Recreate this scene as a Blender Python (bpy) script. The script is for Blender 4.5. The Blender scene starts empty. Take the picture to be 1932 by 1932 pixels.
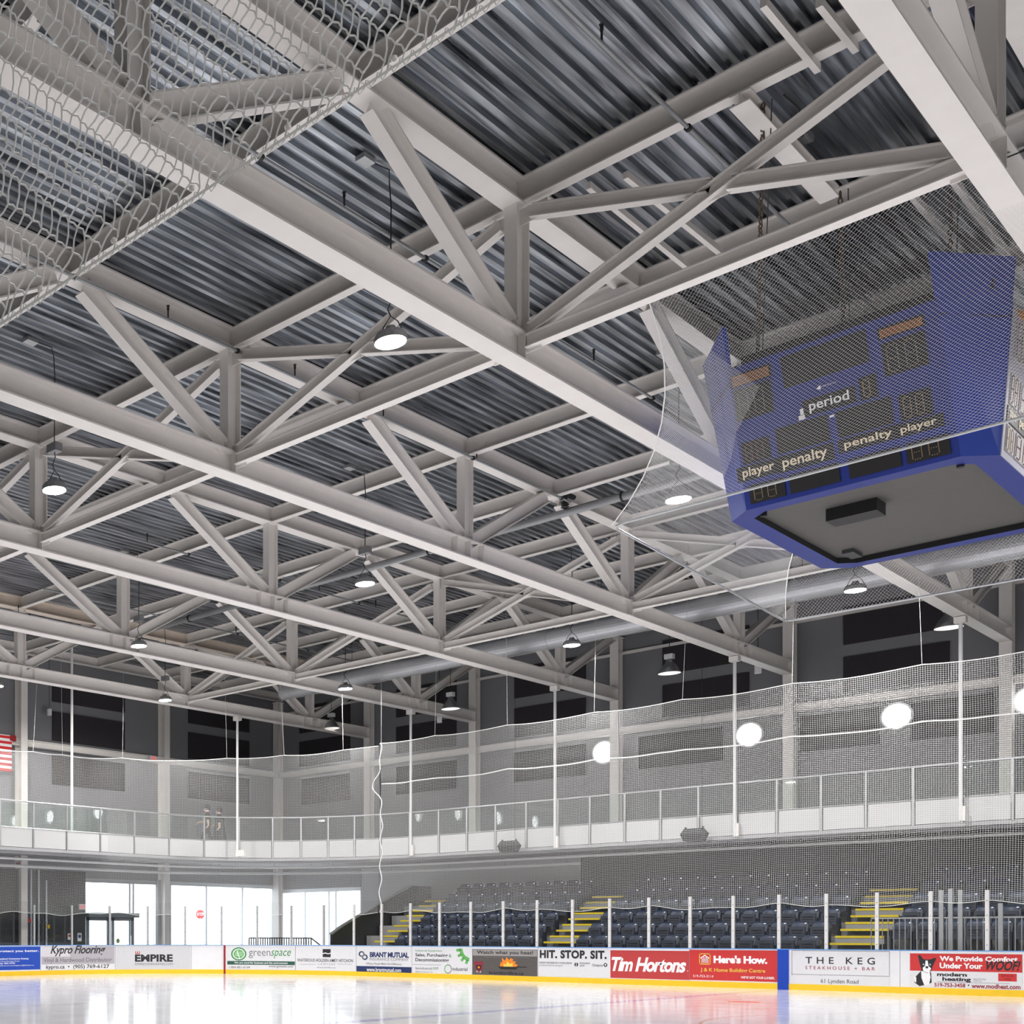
import bpy, math, random
import numpy as np
from math import sin, cos, pi, radians as R
random.seed(7)
sc = bpy.context.scene
COL = sc.collection

# ------------------------------------------------------------------ camera, world, lights, exposure
F_PX, CY, PH, EYE = 2249.86, 1763.0, 0.906, 1.45          # fitted to the photograph (1932 px frame, principal point at x=0)
cam = bpy.data.cameras.new('camera'); cam_o = bpy.data.objects.new('camera', cam); COL.objects.link(cam_o)
cam.sensor_fit = 'HORIZONTAL'; cam.sensor_width = 36.0; cam.lens = F_PX / 1932 * 36.0
cam.shift_x = 0.5; cam.shift_y = (CY - 966) / 1932
cam.clip_start = 0.05; cam.clip_end = 400
cam_o.location = (0, 0, EYE); cam_o.rotation_euler = (R(90), 0, PH)
sc.camera = cam_o

world = bpy.data.worlds.new('sky'); sc.world = world; world.use_nodes = True
bg = world.node_tree.nodes['Background']; bg.inputs[0].default_value = (0.92, 0.96, 1.0, 1); bg.inputs[1].default_value = 2.6

LAMP_EMIT = 900.0
sc.view_settings.view_transform = 'Standard'; sc.view_settings.look = 'None'
sc.view_settings.gamma = 1.0; sc.view_settings.use_curve_mapping = False
sc.view_settings.exposure = 0.22
sc.cycles.max_bounces = 7; sc.cycles.diffuse_bounces = 4; sc.cycles.glossy_bounces = 4
sc.cycles.transparent_max_bounces = 16; sc.cycles.caustics_refractive = False; sc.cycles.caustics_reflective = False

def lamp_light(x, y, z, power):
    l = bpy.data.lights.new('arena_light', 'AREA'); l.shape = 'DISK'; l.size = 0.45; l.energy = power; l.color = (1.0, 0.975, 0.95)
    o = bpy.data.objects.new('arena_light', l); COL.objects.link(o); o.location = (x, y, z)
    return o
# the rows of arena lamps that carry on outside the frame, behind and to the right of the camera
for lx, ly in ((-2.5, 5), (-2.5, 15), (-2.5, 25), (-2.5, 35), (5, 5), (5, 15), (5, 25), (5, 35), (12, 10), (12, 20), (12, 30),
               (-10.3, 5), (-17.4, 5), (-25.2, 5), (-25.2, 15), (-31, 14)):
    lamp_light(lx, ly, 9.95, 300)

# ------------------------------------------------------------------ geometry helpers
CS, SN = cos(PH), sin(PH)
def ray(u, v):
    a = (u) / F_PX; b = (CY - v) / F_PX
    return np.array([a * CS - SN, a * SN + CS, b])
def at(u, v, X=None, Y=None, Z=None):
    d = ray(u, v); o = np.array([0, 0, EYE])
    i, val = (0, X) if X is not None else (1, Y) if Y is not None else (2, Z)
    return o + d * ((val - o[i]) / d[i])
def pj(p):
    x, y, z = p; r = x * CS + y * SN; w = -x * SN + y * CS
    return F_PX * r / w, CY - F_PX * (z - EYE) / w
def unit(v):
    v = np.asarray(v, float); return v / np.linalg.norm(v)

class MB:
    """collects shapes and links them as ONE mesh object"""
    def __init__(s): s.v = []; s.f = []; s.mi = []
    def add(s, vs, fs, m=0):
        n = len(s.v); s.v += [tuple(map(float, p)) for p in vs]; s.f += [tuple(i + n for i in f) for f in fs]; s.mi += [m] * len(fs); return s
    def box(s, c, d, ax=None, m=0):
        c = np.array(c, float); h = np.array(d, float) / 2
        ax = np.eye(3) if ax is None else np.array(ax, float)
        vs = [c + ax[0] * h[0] * i + ax[1] * h[1] * j + ax[2] * h[2] * k for i in (-1, 1) for j in (-1, 1) for k in (-1, 1)]
        return s.add(vs, [(0, 1, 3, 2), (4, 6, 7, 5), (0, 4, 5, 1), (2, 3, 7, 6), (0, 2, 6, 4), (1, 5, 7, 3)], m)
    def bb(s, lo, hi, m=0):
        lo = np.array(lo, float); hi = np.array(hi, float); return s.box((lo + hi) / 2, hi - lo, None, m)
    def profile(s, p, q, pts, up, caps=True):
        p = np.array(p, float); q = np.array(q, float); t = unit(q - p)
        side = unit(np.cross(t, up)); u = np.cross(side, t)
        n = len(pts); vs = [b + side * a + u * c for b in (p, q) for a, c in pts]
        fs = [(i, (i + 1) % n, n + (i + 1) % n, n + i) for i in range(n)]
        if caps: fs += [tuple(range(n - 1, -1, -1)), tuple(range(n, 2 * n))]
        return s.add(vs, fs)
    def ibeam(s, p, q, D, W, tf=0.025, tw=0.018, up=(0, 0, 1)):
        d, w, t = D / 2, W / 2, tw / 2
        return s.profile(p, q, [(-w, -d), (w, -d), (w, -d + tf), (t, -d + tf), (t, d - tf), (w, d - tf), (w, d), (-w, d), (-w, d - tf), (-t, d - tf), (-t, -d + tf), (-w, -d + tf)], up)
    def bar(s, p, q, a, b=None, up=(0, 0, 1)):
        b = a if b is None else b
        t = unit(np.array(q, float) - np.array(p, float))
        if abs(np.dot(t, unit(up))) > .98: up = (0, 1, 0)
        return s.profile(p, q, [(-a / 2, -b / 2), (a / 2, -b / 2), (a / 2, b / 2), (-a / 2, b / 2)], up)
    def tube(s, pts, r, n=6, closed=False, caps=True):
        pts = [np.array(p, float) for p in pts]; N = len(pts); vs = []
        for i, p in enumerate(pts):
            a = pts[(i - 1) % N] if closed else pts[max(i - 1, 0)]; b = pts[(i + 1) % N] if closed else pts[min(i + 1, N - 1)]
            t = unit(b - a); e = (0, 0, 1) if abs(t[2]) < .9 else (1, 0, 0)
            x = unit(np.cross(t, e)); y = np.cross(t, x)
            rr = r[i] if hasattr(r, '__len__') else r
            vs += [p + x * rr * cos(2 * pi * k / n) + y * rr * sin(2 * pi * k / n) for k in range(n)]
        fs = []
        for i in range(N if closed else N - 1):
            j = (i + 1) % N
            fs += [(i * n + k, i * n + (k + 1) % n, j * n + (k + 1) % n, j * n + k) for k in range(n)]
        if caps and not closed: fs += [tuple(range(n - 1, -1, -1)), tuple(range((N - 1) * n, N * n))]
        return s.add(vs, fs)
    def lathe(s, c, prof, n=20, ax=2):
        c = np.array(c, float); vs = []
        for r, z in prof:
            for k in range(n):
                a = 2 * pi * k / n; e = [r * cos(a), r * sin(a), z]
                if ax == 1: e = [e[0], e[2], e[1]]
                if ax == 0: e = [e[2], e[0], e[1]]
                vs.append(c + e)
        fs = [(i * n + k, i * n + (k + 1) % n, (i + 1) * n + (k + 1) % n, (i + 1) * n + k) for i in range(len(prof) - 1) for k in range(n)]
        return s.add(vs, fs)
    def poly(s, pts, thick=None):
        n = len(pts)
        if thick is None: return s.add(pts, [tuple(range(n))])
        t = np.array(thick, float); vs = list(pts) + [np.array(p) + t for p in pts]
        return s.add(vs, [tuple(range(n - 1, -1, -1)), tuple(range(n, 2 * n))] + [(i, (i + 1) % n, n + (i + 1) % n, n + i) for i in range(n)])
    def build(s, name, mats, parent=None, smooth=False, origin=None, label=None):
        v = np.array(s.v, float)
        if parent is not None: org = ORG[parent]
        elif origin is not None: org = np.array(origin, float)
        else:
            lo, hi = v.min(0), v.max(0); org = np.array([(lo[0] + hi[0]) / 2, (lo[1] + hi[1]) / 2, lo[2]])
        me = bpy.data.meshes.new(name); me.from_pydata((v - org).tolist(), [], s.f)
        mats = mats if isinstance(mats, (list, tuple)) else [mats]
        for m in mats: me.materials.append(m)
        if len(mats) > 1: me.polygons.foreach_set('material_index', s.mi)
        if smooth: me.polygons.foreach_set('use_smooth', [True] * len(me.polygons))
        me.update()
        o = bpy.data.objects.new(name, me); COL.objects.link(o); ORG[o] = org
        if parent is not None: o.parent = parent
        else: o.location = org.tolist()
        if label: o['label'] = label
        return o
ORG = {}
def thing(name, label, cat, loc=(0, 0, 0), group=None):
    o = bpy.data.objects.new(name, None); COL.objects.link(o); o.location = loc; ORG[o] = np.array(loc, float); o.empty_display_size = .2
    tag(o, label, cat, group); return o
def tag(o, label, cat, group=None):
    o['label'] = label; o['category'] = cat
    if group: o['group'] = group
    return o
def struct(o): o['kind'] = 'structure'; return o
def dup(root, delta, label, group=None):
    d = np.array(delta, float)
    r = root.copy(); COL.objects.link(r); r.location = (np.array(root.location) + d).tolist(); r['label'] = label
    if group: r['group'] = group
    ORG[r] = ORG[root] + d
    for ch in root.children:
        c = ch.copy(); COL.objects.link(c); c.parent = r
        for g in ch.children:
            k = g.copy(); COL.objects.link(k); k.parent = c
    return r
ORD = ['zeroth', 'first', 'second', 'third', 'fourth', 'fifth', 'sixth', 'seventh', 'eighth', 'ninth', 'tenth', 'eleventh', 'twelfth', 'thirteenth', 'fourteenth', 'fifteenth', 'sixteenth',
       'seventeenth', 'eighteenth', 'nineteenth', 'twentieth', 'twenty-first', 'twenty-second', 'twenty-third', 'twenty-fourth', 'twenty-fifth', 'twenty-sixth', 'twenty-seventh', 'twenty-eighth', 'twenty-ninth', 'thirtieth', 'thirty-first', 'thirty-second']

# ------------------------------------------------------------------ materials
def mat(name, col, rough=.5, metal=0.0, noise=0.0, nscale=8.0, spec=.5, emit=0.0, bump=0.0):
    m = bpy.data.materials.new(name); m.use_nodes = True; nt = m.node_tree; b = nt.nodes['Principled BSDF']
    b.inputs['Base Color'].default_value = (*col, 1); b.inputs['Roughness'].default_value = rough; b.inputs['Metallic'].default_value = metal
    b.inputs['Specular IOR Level'].default_value = spec
    if noise or bump:
        tc = nt.nodes.new('ShaderNodeTexCoord'); n = nt.nodes.new('ShaderNodeTexNoise'); n.inputs['Scale'].default_value = nscale; n.inputs['Detail'].default_value = 5
        nt.links.new(tc.outputs['Object'], n.inputs['Vector'])
        if noise:
            r = nt.nodes.new('ShaderNodeMapRange'); r.inputs['To Min'].default_value = 1 - noise; r.inputs['To Max'].default_value = 1 + noise
            nt.links.new(n.outputs['Fac'], r.inputs['Value'])
            x = nt.nodes.new('ShaderNodeVectorMath'); x.operation = 'SCALE'; x.inputs[0].default_value = col
            nt.links.new(r.outputs['Result'], x.inputs['Scale']); nt.links.new(x.outputs['Vector'], b.inputs['Base Color'])
        if bump:
            bn = nt.nodes.new('ShaderNodeBump'); bn.inputs['Strength'].default_value = bump; bn.inputs['Distance'].default_value = .01
            nt.links.new(n.outputs['Fac'], bn.inputs['Height']); nt.links.new(bn.outputs['Normal'], b.inputs['Normal'])
    if emit:
        b.inputs['Emission Color'].default_value = (*col, 1); b.inputs['Emission Strength'].default_value = emit
    return m
def glass_mat(name, tint=(1, 1, 1), gloss=1.0, haze=0.0):
    m = bpy.data.materials.new(name); m.use_nodes = True; nt = m.node_tree; nt.nodes.clear()
    out = nt.nodes.new('ShaderNodeOutputMaterial'); tr = nt.nodes.new('ShaderNodeBsdfTransparent'); gl = nt.nodes.new('ShaderNodeBsdfGlossy'); mx = nt.nodes.new('ShaderNodeMixShader')
    fr = nt.nodes.new('ShaderNodeFresnel'); ge = nt.nodes.new('ShaderNodeNewGeometry'); mr = nt.nodes.new('ShaderNodeMapRange'); mr.inputs['To Min'].default_value = 1.45; mr.inputs['To Max'].default_value = 1 / 1.45
    nt.links.new(ge.outputs['Backfacing'], mr.inputs['Value']); nt.links.new(mr.outputs['Result'], fr.inputs['IOR'])
    tr.inputs[0].default_value = (*tint, 1); gl.inputs['Roughness'].default_value = 0.01; gl.inputs[0].default_value = (gloss, gloss, gloss, 1)
    nt.links.new(fr.outputs[0], mx.inputs[0]); nt.links.new(tr.outputs[0], mx.inputs[1]); nt.links.new(gl.outputs[0], mx.inputs[2])
    if haze:
        df = nt.nodes.new('ShaderNodeBsdfDiffuse'); df.inputs[0].default_value = (.8, .85, .85, 1); m2 = nt.nodes.new('ShaderNodeMixShader'); m2.inputs[0].default_value = haze
        nt.links.new(mx.outputs[0], m2.inputs[1]); nt.links.new(df.outputs[0], m2.inputs[2]); nt.links.new(m2.outputs[0], out.inputs[0])
    else: nt.links.new(mx.outputs[0], out.inputs[0])
    return m
def flat(name, col, rough=.6): return mat(name, col, rough, spec=.3)
M = {}
M['steel'] = mat('cream_paint', (.86, .825, .79), .55, noise=.05, nscale=3)
M['steel_e'] = mat('warm_light_cream', (.80, .70, .60), .55, noise=.08, nscale=3)  # warm light on the farthest top chord, put into its colour
M['conc'] = mat('concrete', (.33, .33, .33), .85, noise=.15, nscale=2, bump=.2)
M['wall'] = mat('grey_wall', (.235, .235, .25), .8, noise=.05, nscale=.8)
M['wall_l'] = mat('light_wall', (.42, .42, .43), .8, noise=.05, nscale=.8)
M['acoustic'] = mat('acoustic', (.038, .034, .038), .95, noise=.2, nscale=20)
M['black'] = mat('black', (.012, .012, .013), .5)
M['dark'] = mat('dark_grey', (.05, .053, .056), .6, noise=.1)
M['darkpanel'] = mat('black_board', (.022, .024, .024), .35, noise=.2, nscale=4)
M['white'] = mat('white_paint', (.80, .80, .80), .45)
M['fascia'] = mat('fascia_panel', (.60, .60, .60), .5)
M['thread'] = mat('net_thread', (.93, .93, .92), .7)
M['rope'] = mat('white_rope', (.80, .80, .78), .8)
M['alu'] = mat('aluminium', (.56, .57, .58), .42, .85, noise=.06, nscale=6)
M['postw'] = mat('glass_post_metal', (.75, .74, .73), .45, .3)
M['galv'] = mat('galvanised', (.50, .52, .55), .42, .75, noise=.12, nscale=5)
M['duct'] = mat('duct_metal', (.62, .63, .66), .45, .55, noise=.06, nscale=4)
M['pipe'] = mat('pipe_grey', (.34, .35, .36), .5, .4)
M['chain'] = mat('rusty_chain', (.13, .10, .075), .7, .5)
M['blue'] = mat('scoreboard_blue', (.004, .022, .22), .42, noise=.06)
M['blue2'] = mat('scoreboard_blue_corner', (.008, .040, .32), .42)
M['led'] = mat('led_panel', (.012, .011, .011), .75)
M['rglass'] = glass_mat('clear_glass', (.985, .99, .988), .9)
M['bglass'] = glass_mat('balustrade_glass', (.93, .965, .945), 1.0, .02)
M['wglass'] = glass_mat('window_glass', (.98, .99, 1), .9)
M['lamp'] = mat('lamp_face', (1, .98, .96), .3, emit=LAMP_EMIT)
M['housing'] = mat('lamp_housing', (.30, .30, .31), .4, .5)
M['bellin'] = mat('bell_inner_glow', (.92, .90, .88), .3, emit=.9)  # faint glow stands in for light bounced into the unlit shade
M['bell'] = mat('spun_aluminium', (.42, .42, .43), .32, .9)
M['cord'] = mat('cord', (.02, .02, .02), .6)
M['yellow'] = mat('kick_yellow', (.86, .55, .012), .45, noise=.08, nscale=6)
M['board'] = mat('board_white', (.78, .78, .80), .35, noise=.05, nscale=3)
M['seat'] = mat('seat_navy', (.022, .036, .075), .38)
M['seat2'] = mat('seat_pan_navy', (.016, .023, .042), .45)
M['stepy'] = mat('step_yellow', (.78, .60, .02), .6, noise=.15, nscale=10)
M['red'] = flat('red', (.62, .02, .02)); M['dkred'] = flat('dark_red', (.30, .015, .02))
M['navy'] = flat('navy', (.02, .035, .12)); M['ink'] = flat('ink', (.028, .028, .032)); M['ink2'] = flat('grey_ink', (.16, .16, .17))
M['wht'] = flat('white_ink', (.85, .85, .86)); M['cream'] = mat('cream_ink', (.80, .70, .50), .5)
M['exit'] = mat('exit_red', (.9, .05, .03), .4, emit=.6)
M['pane'] = mat('bright_pane', (.95, .98, 1.0), .3, emit=9.0)

# speckled advert sheet
def sheet(name, col, speck=(.25, .25, .27), amt=.5, z0=None):
    m = mat(name, col, .4); nt = m.node_tree; b = nt.nodes['Principled BSDF']
    tc = nt.nodes.new('ShaderNodeTexCoord'); n = nt.nodes.new('ShaderNodeTexNoise'); n.inputs['Scale'].default_value = 26; n.inputs['Detail'].default_value = 3
    mp = nt.nodes.new('ShaderNodeMapRange'); mp.inputs['From Min'].default_value = .64; mp.inputs['From Max'].default_value = .72; mp.inputs['To Max'].default_value = amt
    mx = nt.nodes.new('ShaderNodeMix'); mx.data_type = 'RGBA'
    nt.links.new(tc.outputs['Object'], n.inputs['Vector']); nt.links.new(n.outputs['Fac'], mp.inputs['Value']); nt.links.new(mp.outputs['Result'], mx.inputs['Factor'])
    mx.inputs['A'].default_value = (*col, 1); mx.inputs['B'].default_value = (*speck, 1)
    nt.links.new(mx.outputs['Result'], b.inputs['Base Color'])
    return m
M['s_white'] = sheet('sheet_white', (.72, .72, .74)); M['s_grey'] = sheet('sheet_grey', (.60, .60, .62))
M['s_blue'] = sheet('sheet_blue', (.008, .06, .42), (.06, .16, .6), .5); M['s_red'] = sheet('sheet_red', (.50, .045, .045), (.32, .06, .06), .6)
M['s_red2'] = sheet('sheet_red_bright', (.58, .03, .03), (.38, .05, .05), .4); M['s_dark'] = sheet('sheet_dark', (.10, .09, .085), (.35, .33, .32), .6)

def ice_mat():
    m = mat('ice', (.76, .76, .79), .13, spec=.5); nt = m.node_tree; b = nt.nodes['Principled BSDF']; L = nt.links.new
    tc = nt.nodes.new('ShaderNodeTexCoord'); sp = nt.nodes.new('ShaderNodeSeparateXYZ'); L(tc.outputs['Object'], sp.inputs[0])
    def math(op, a, c=None):
        n = nt.nodes.new('ShaderNodeMath'); n.operation = op
        for i, v in enumerate((a, c)):
            if v is None: continue
            if isinstance(v, (int, float)): n.inputs[i].default_value = v
            else: L(v, n.inputs[i])
        return n.outputs[0]
    def band(val, half): return math('LESS_THAN', math('ABSOLUTE', val), half)
    def dist(cx, cy): return math('SQRT', math('ADD', math('POWER', math('ABSOLUTE', math('SUBTRACT', sp.outputs[0], cx)), 2), math('POWER', math('ABSOLUTE', math('SUBTRACT', sp.outputs[1], cy)), 2)))
    cur = None
    def over(mask, col, k=1.0):
        nonlocal cur
        mx = nt.nodes.new('ShaderNodeMix'); mx.data_type = 'RGBA'
        L(math('MULTIPLY', mask, k), mx.inputs['Factor'])
        if cur is None: mx.inputs['A'].default_value = (.76, .76, .79, 1)
        else: L(cur, mx.inputs['A'])
        mx.inputs['B'].default_value = (*col, 1); cur = mx.outputs['Result']
    nz = nt.nodes.new('ShaderNodeTexNoise'); nz.inputs['Scale'].default_value = .35; nz.inputs['Detail'].default_value = 6; L(tc.outputs['Object'], nz.inputs['Vector'])
    over(nz.outputs['Fac'], (.66, .67, .72), .35)
    over(band(math('SUBTRACT', sp.outputs[0], -11.97), .15), (.22, .22, .55), .5)
    over(band(math('SUBTRACT', sp.outputs[0], -29.3), .03), (.6, .1, .1), .7)
    over(band(math('SUBTRACT', sp.outputs[0], -4.0), .15), (.65, .12, .14), .7)
    for cx, cy in ((-23.2, 29.35), (-23.2, 15.95)):
        over(band(math('SUBTRACT', dist(cx, cy), 4.57), .03), (.5, .2, .22), .6); over(math('LESS_THAN', dist(cx, cy), .3), (.6, .1, .1), .8)
    for cx, cy in ((-10.3, 28.4), (-10.3, 15.95)): over(math('LESS_THAN', dist(cx, cy), .32), (.62, .14, .12), .85)
    over(band(math('SUBTRACT', dist(-4.0, 22.65), 4.57), .03), (.55, .3, .2), .6)
    L(cur, b.inputs['Base Color'])
    st = nt.nodes.new('ShaderNodeTexNoise'); st.inputs['Scale'].default_value = 1.6; st.inputs['Detail'].default_value = 8; L(tc.outputs['Object'], st.inputs['Vector'])
    rr = nt.nodes.new('ShaderNodeMapRange'); rr.inputs['To Min'].default_value = .05; rr.inputs['To Max'].default_value = .17; L(st.outputs['Fac'], rr.inputs['Value']); L(rr.outputs['Result'], b.inputs['Roughness'])
    bn = nt.nodes.new('ShaderNodeBump'); bn.inputs['Strength'].default_value = .08; bn.inputs['Distance'].default_value = .01; L(st.outputs['Fac'], bn.inputs['Height']); L(bn.outputs['Normal'], b.inputs['Normal'])
    return m
M['ice'] = ice_mat()

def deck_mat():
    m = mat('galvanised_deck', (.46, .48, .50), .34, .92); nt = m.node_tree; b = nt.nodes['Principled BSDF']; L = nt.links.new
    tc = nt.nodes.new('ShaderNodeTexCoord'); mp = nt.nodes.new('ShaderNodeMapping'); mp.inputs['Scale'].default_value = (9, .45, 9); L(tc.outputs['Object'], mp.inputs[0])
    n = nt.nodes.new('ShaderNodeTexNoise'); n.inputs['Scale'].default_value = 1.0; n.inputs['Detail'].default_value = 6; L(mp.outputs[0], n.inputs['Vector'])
    r = nt.nodes.new('ShaderNodeValToRGB'); r.color_ramp.elements[0].position = .3; r.color_ramp.elements[0].color = (.11, .12, .135, 1); r.color_ramp.elements[1].position = .7; r.color_ramp.elements[1].color = (.66, .70, .75, 1)  # dark and bright streaks put the metal's reflections into the colour
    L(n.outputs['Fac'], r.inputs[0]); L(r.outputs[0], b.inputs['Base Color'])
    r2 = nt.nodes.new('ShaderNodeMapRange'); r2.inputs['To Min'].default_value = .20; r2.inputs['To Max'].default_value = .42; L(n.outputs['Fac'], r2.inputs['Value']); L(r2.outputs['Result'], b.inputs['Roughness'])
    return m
M['deck'] = deck_mat()

# ------------------------------------------------------------------ grid of the building
XT = {'Z': -3.706, 'A': -9.298, 'B': -14.89, 'C': -20.482, 'D': -26.074, 'E': -31.024}
NAME = {'Z': 'nearest', 'A': 'second nearest', 'B': 'third nearest', 'C': 'fourth nearest', 'D': 'fifth nearest', 'E': 'farthest'}
XEND, YW = -36.2, 45.0
L1, HP, L4 = 17.144, 4.0136, 40.645
def yl(k):  # panel-point lines; 3.5, 4 and 4.5 (wall) are shorter
    return {3.5: 36.95, 4.0: L4, 4.5: 44.72}.get(k, L1 + (k - 1) * 2 * HP)
ZD = 12.73; ZC = 10.44; ZCB = 10.0       # deck underside, bottom chord top and bottom
X1, Y0 = 16.0, -5.0

# structure: floors, deck, walls
struct(MB().add([(XEND - .2, -5, -.02), (X1, -5, -.02), (X1, YW + .3, -.02), (XEND - .2, YW + .3, -.02)], [(0, 1, 2, 3)]).build('floor_concourse', M['conc'], origin=(0, 0, 0)))
RC = (-24.07, 27.07); RAD = 8.53; YB = 35.6; XB = -32.6; YN = 9.7
def rink_path():
    p = [(X1, YB), (2, YB), (-4, YB), (-8, YB), (-12, YB), (-16, YB), (-20, YB)]
    p += [(RC[0] - RAD * sin(a), RC[1] + RAD * cos(a)) for a in np.linspace(0, pi / 2, 180)]
    p += [(XB, y) for y in (25, 22, 19, 18.23)]
    return p
ice = [(x, y, 0) for x, y in rink_path()] + [(RC[0] - RAD * cos(a), 18.23 - RAD * sin(a), 0) for a in np.linspace(.08, pi / 2, 20)] + [(X1, YN, 0)]
struct(MB().add(ice, [tuple(range(len(ice)))]).build('floor', M['ice'], origin=(0, 0, 0)))
# corrugated deck, ribs running toward the side wall
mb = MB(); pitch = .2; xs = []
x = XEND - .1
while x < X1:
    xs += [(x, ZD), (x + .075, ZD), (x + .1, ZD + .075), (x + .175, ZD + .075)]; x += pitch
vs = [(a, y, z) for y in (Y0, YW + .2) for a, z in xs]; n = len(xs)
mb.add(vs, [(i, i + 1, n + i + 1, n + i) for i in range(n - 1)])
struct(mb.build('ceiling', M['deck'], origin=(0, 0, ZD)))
# side wall (behind the stands) and end wall with the ground-floor glazing
w = MB(); ZT = ZD + .1
w.bb((-31.6, YW, 4.35), (X1, YW + .25, ZT)); w.bb((XEND, YW, 3.55), (-31.6, YW + .25, ZT))
struct(w.build('wall_right', M['wall'], origin=(0, YW, 0)))
w = MB(); w.bb((XEND - .25, Y0, 3.75), (XEND, YW, ZT)); w.bb((XEND - .25, Y0, -.02), (XEND, 32.75, 3.75))
struct(w.build('wall_left', M['wall'], origin=(XEND, 0, 0)))
w = MB(); w.bb((-31.6, YW + .02, -.02), (-21.9, YW + .27, 4.4)); struct(w.build('wall_lower_side', M['wall_l'], origin=(0, YW, 0)))  # paler stretch of back wall: window light put into its colour
w = MB(); w.bb((-21.9, YW + .02, -.02), (X1, YW + .27, 4.4)); struct(w.build('wall_lower_stands', M['dark'], origin=(0, YW, 0)))  # same back wall in dark grey, painting the shade under the balcony
w = MB(); w.bb((XEND + .0, 24.0, -.02), (XEND + .08, 32.75, 4.0)); struct(w.build('wall_lower_end', M['dark'], origin=(XEND, 28, 0)))
struct(MB().bb((XEND, Y0 - .2, -.02), (X1, Y0, ZT)).build('wall_back', M['wall_l']))
struct(MB().bb((X1, Y0, -.02), (X1 + .2, YW, ZT)).build('wall_front', M['wall_l']))

# trim: girt beams on the walls and beam under the deck edge
struct(MB().ibeam((-35.9, YW - .16, 8.9), (2, YW - .16, 8.9), .26, .22).build('trim_1', M['steel']))
struct(MB().ibeam((XEND + .16, 10, 8.92), (XEND + .16, YW - .1, 8.92), .26, .22).build('trim_2', M['steel']))
struct(MB().ibeam((-36, YW - .3, ZD - .19), (2, YW - .3, ZD - .19), .36, .22).build('trim_3', M['steel']))
struct(MB().ibeam((XEND + .3, 5, ZD - .19), (XEND + .3, YW - .1, ZD - .19), .36, .22).build('trim_4', M['steel']))
for i, zz in enumerate((11.75,)):
    struct(MB().bar((-36, YW - .08, zz), (2, YW - .08, zz), .08, .1).build('trim_5', M['steel']))

# columns
def column(x, y, z0, z1, face, label):
    t = thing('steel_column', label, 'column', (x, y, z0), 'steel columns along the walls')
    m = MB()
    if face == 'Y': m.ibeam((x, y, z0), (x, y, z1), .36, .30, .028, .02, up=(0, 1, 0))
    else: m.ibeam((x, y, z0), (x, y, z1), .40, .32, .028, .02, up=(1, 0, 0))
    m.build('shaft', M['steel'], t)
    MB().box((x, y, z1 - .02), (.42, .42, .03)).build('cap_plate', M['steel'], t)
    return t
for i, k in enumerate('ZABCDE'):
    column(XT[k], YW - .22, 4.6, ZD - .4, 'Y', f'cream steel wall column carrying the {NAME[k]} roof truss at the side wall')
column(-36.0, YW - .2, -.02, ZD - .4, 'Y', 'cream steel corner column where the end wall meets the side wall')
for y, w_ in ((37.15, 'right'), (29.25, 'left')):
    column(XEND + .22, y, -.02, ZD - .4, 'X', f'cream steel column on the end wall, {w_} one of the pair left of the corner')
# ------------------------------------------------------------------ roof trusses
start = {'Z': 0, 'A': -1, 'B': 0, 'C': .5, 'D': 1, 'E': 1.5}
def truss(k):
    X = XT[k]; k0 = start[k]; y0 = yl(k0) - .5
    st = M['steel_e'] if k == 'E' else M['steel']
    lab = {'Z': 'nearest cream roof truss, steep across the top right corner', 'A': 'second nearest cream roof truss, its bottom chord running above the scoreboard net'}.get(k, f'{NAME[k]} cream steel roof truss spanning the rink to the side wall')
    t = thing('roof_truss', lab, 'truss', (X, yl(4.5), ZCB), 'roof trusses')
    MB().ibeam((X, y0, (ZC + ZCB) / 2), (X, yl(4.5) - .02, (ZC + ZCB) / 2), ZC - ZCB, .30, .03, .02).build('bottom_chord', M['steel'], t)
    MB().ibeam((X, y0, ZD - .2), (X, YW - .4, ZD - .2), .40, .30, .03, .02).build('top_chord', st, t)
    kk = math.ceil(k0)
    nodes = [float(i) for i in range(kk, 4)] + [4.0]
    zb, zt = ZC - .02, ZD - .40
    for b in nodes:
        y = yl(b)
        MB().ibeam((X, y, zb), (X, y, zt + .02), .36, .20, .025, .018, up=(0, 1, 0)).build('vertical', M['steel'], t)
        a, c = yl(b - .5), yl(b + .5)
        # web members meet at the joints
        MB().ibeam((X, a + .30, zt - .02), (X, y - .20, zb + .04), .32, .20, .025, .018).build('diagonal', M['steel'], t)
        MB().ibeam((X, y + .20, zb + .04), (X, c - (.30 if b < 4 else .25), zt - .02), .32, .20, .025, .018).build('diagonal', M['steel'], t)
        for dy in ((-.55, 0, .55) if b == 2.0 or b == 4.0 else (0,)):
            for sx in (1,) if k in 'BCDE' else (-1, 1): MB().box((X + sx * .08, y + dy, (ZC + ZCB) / 2), (.13, .02, ZC - ZCB - .06)).build('stiffener', M['steel'], t)
    return t
for k in 'ZABCDE': truss(k)

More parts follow.
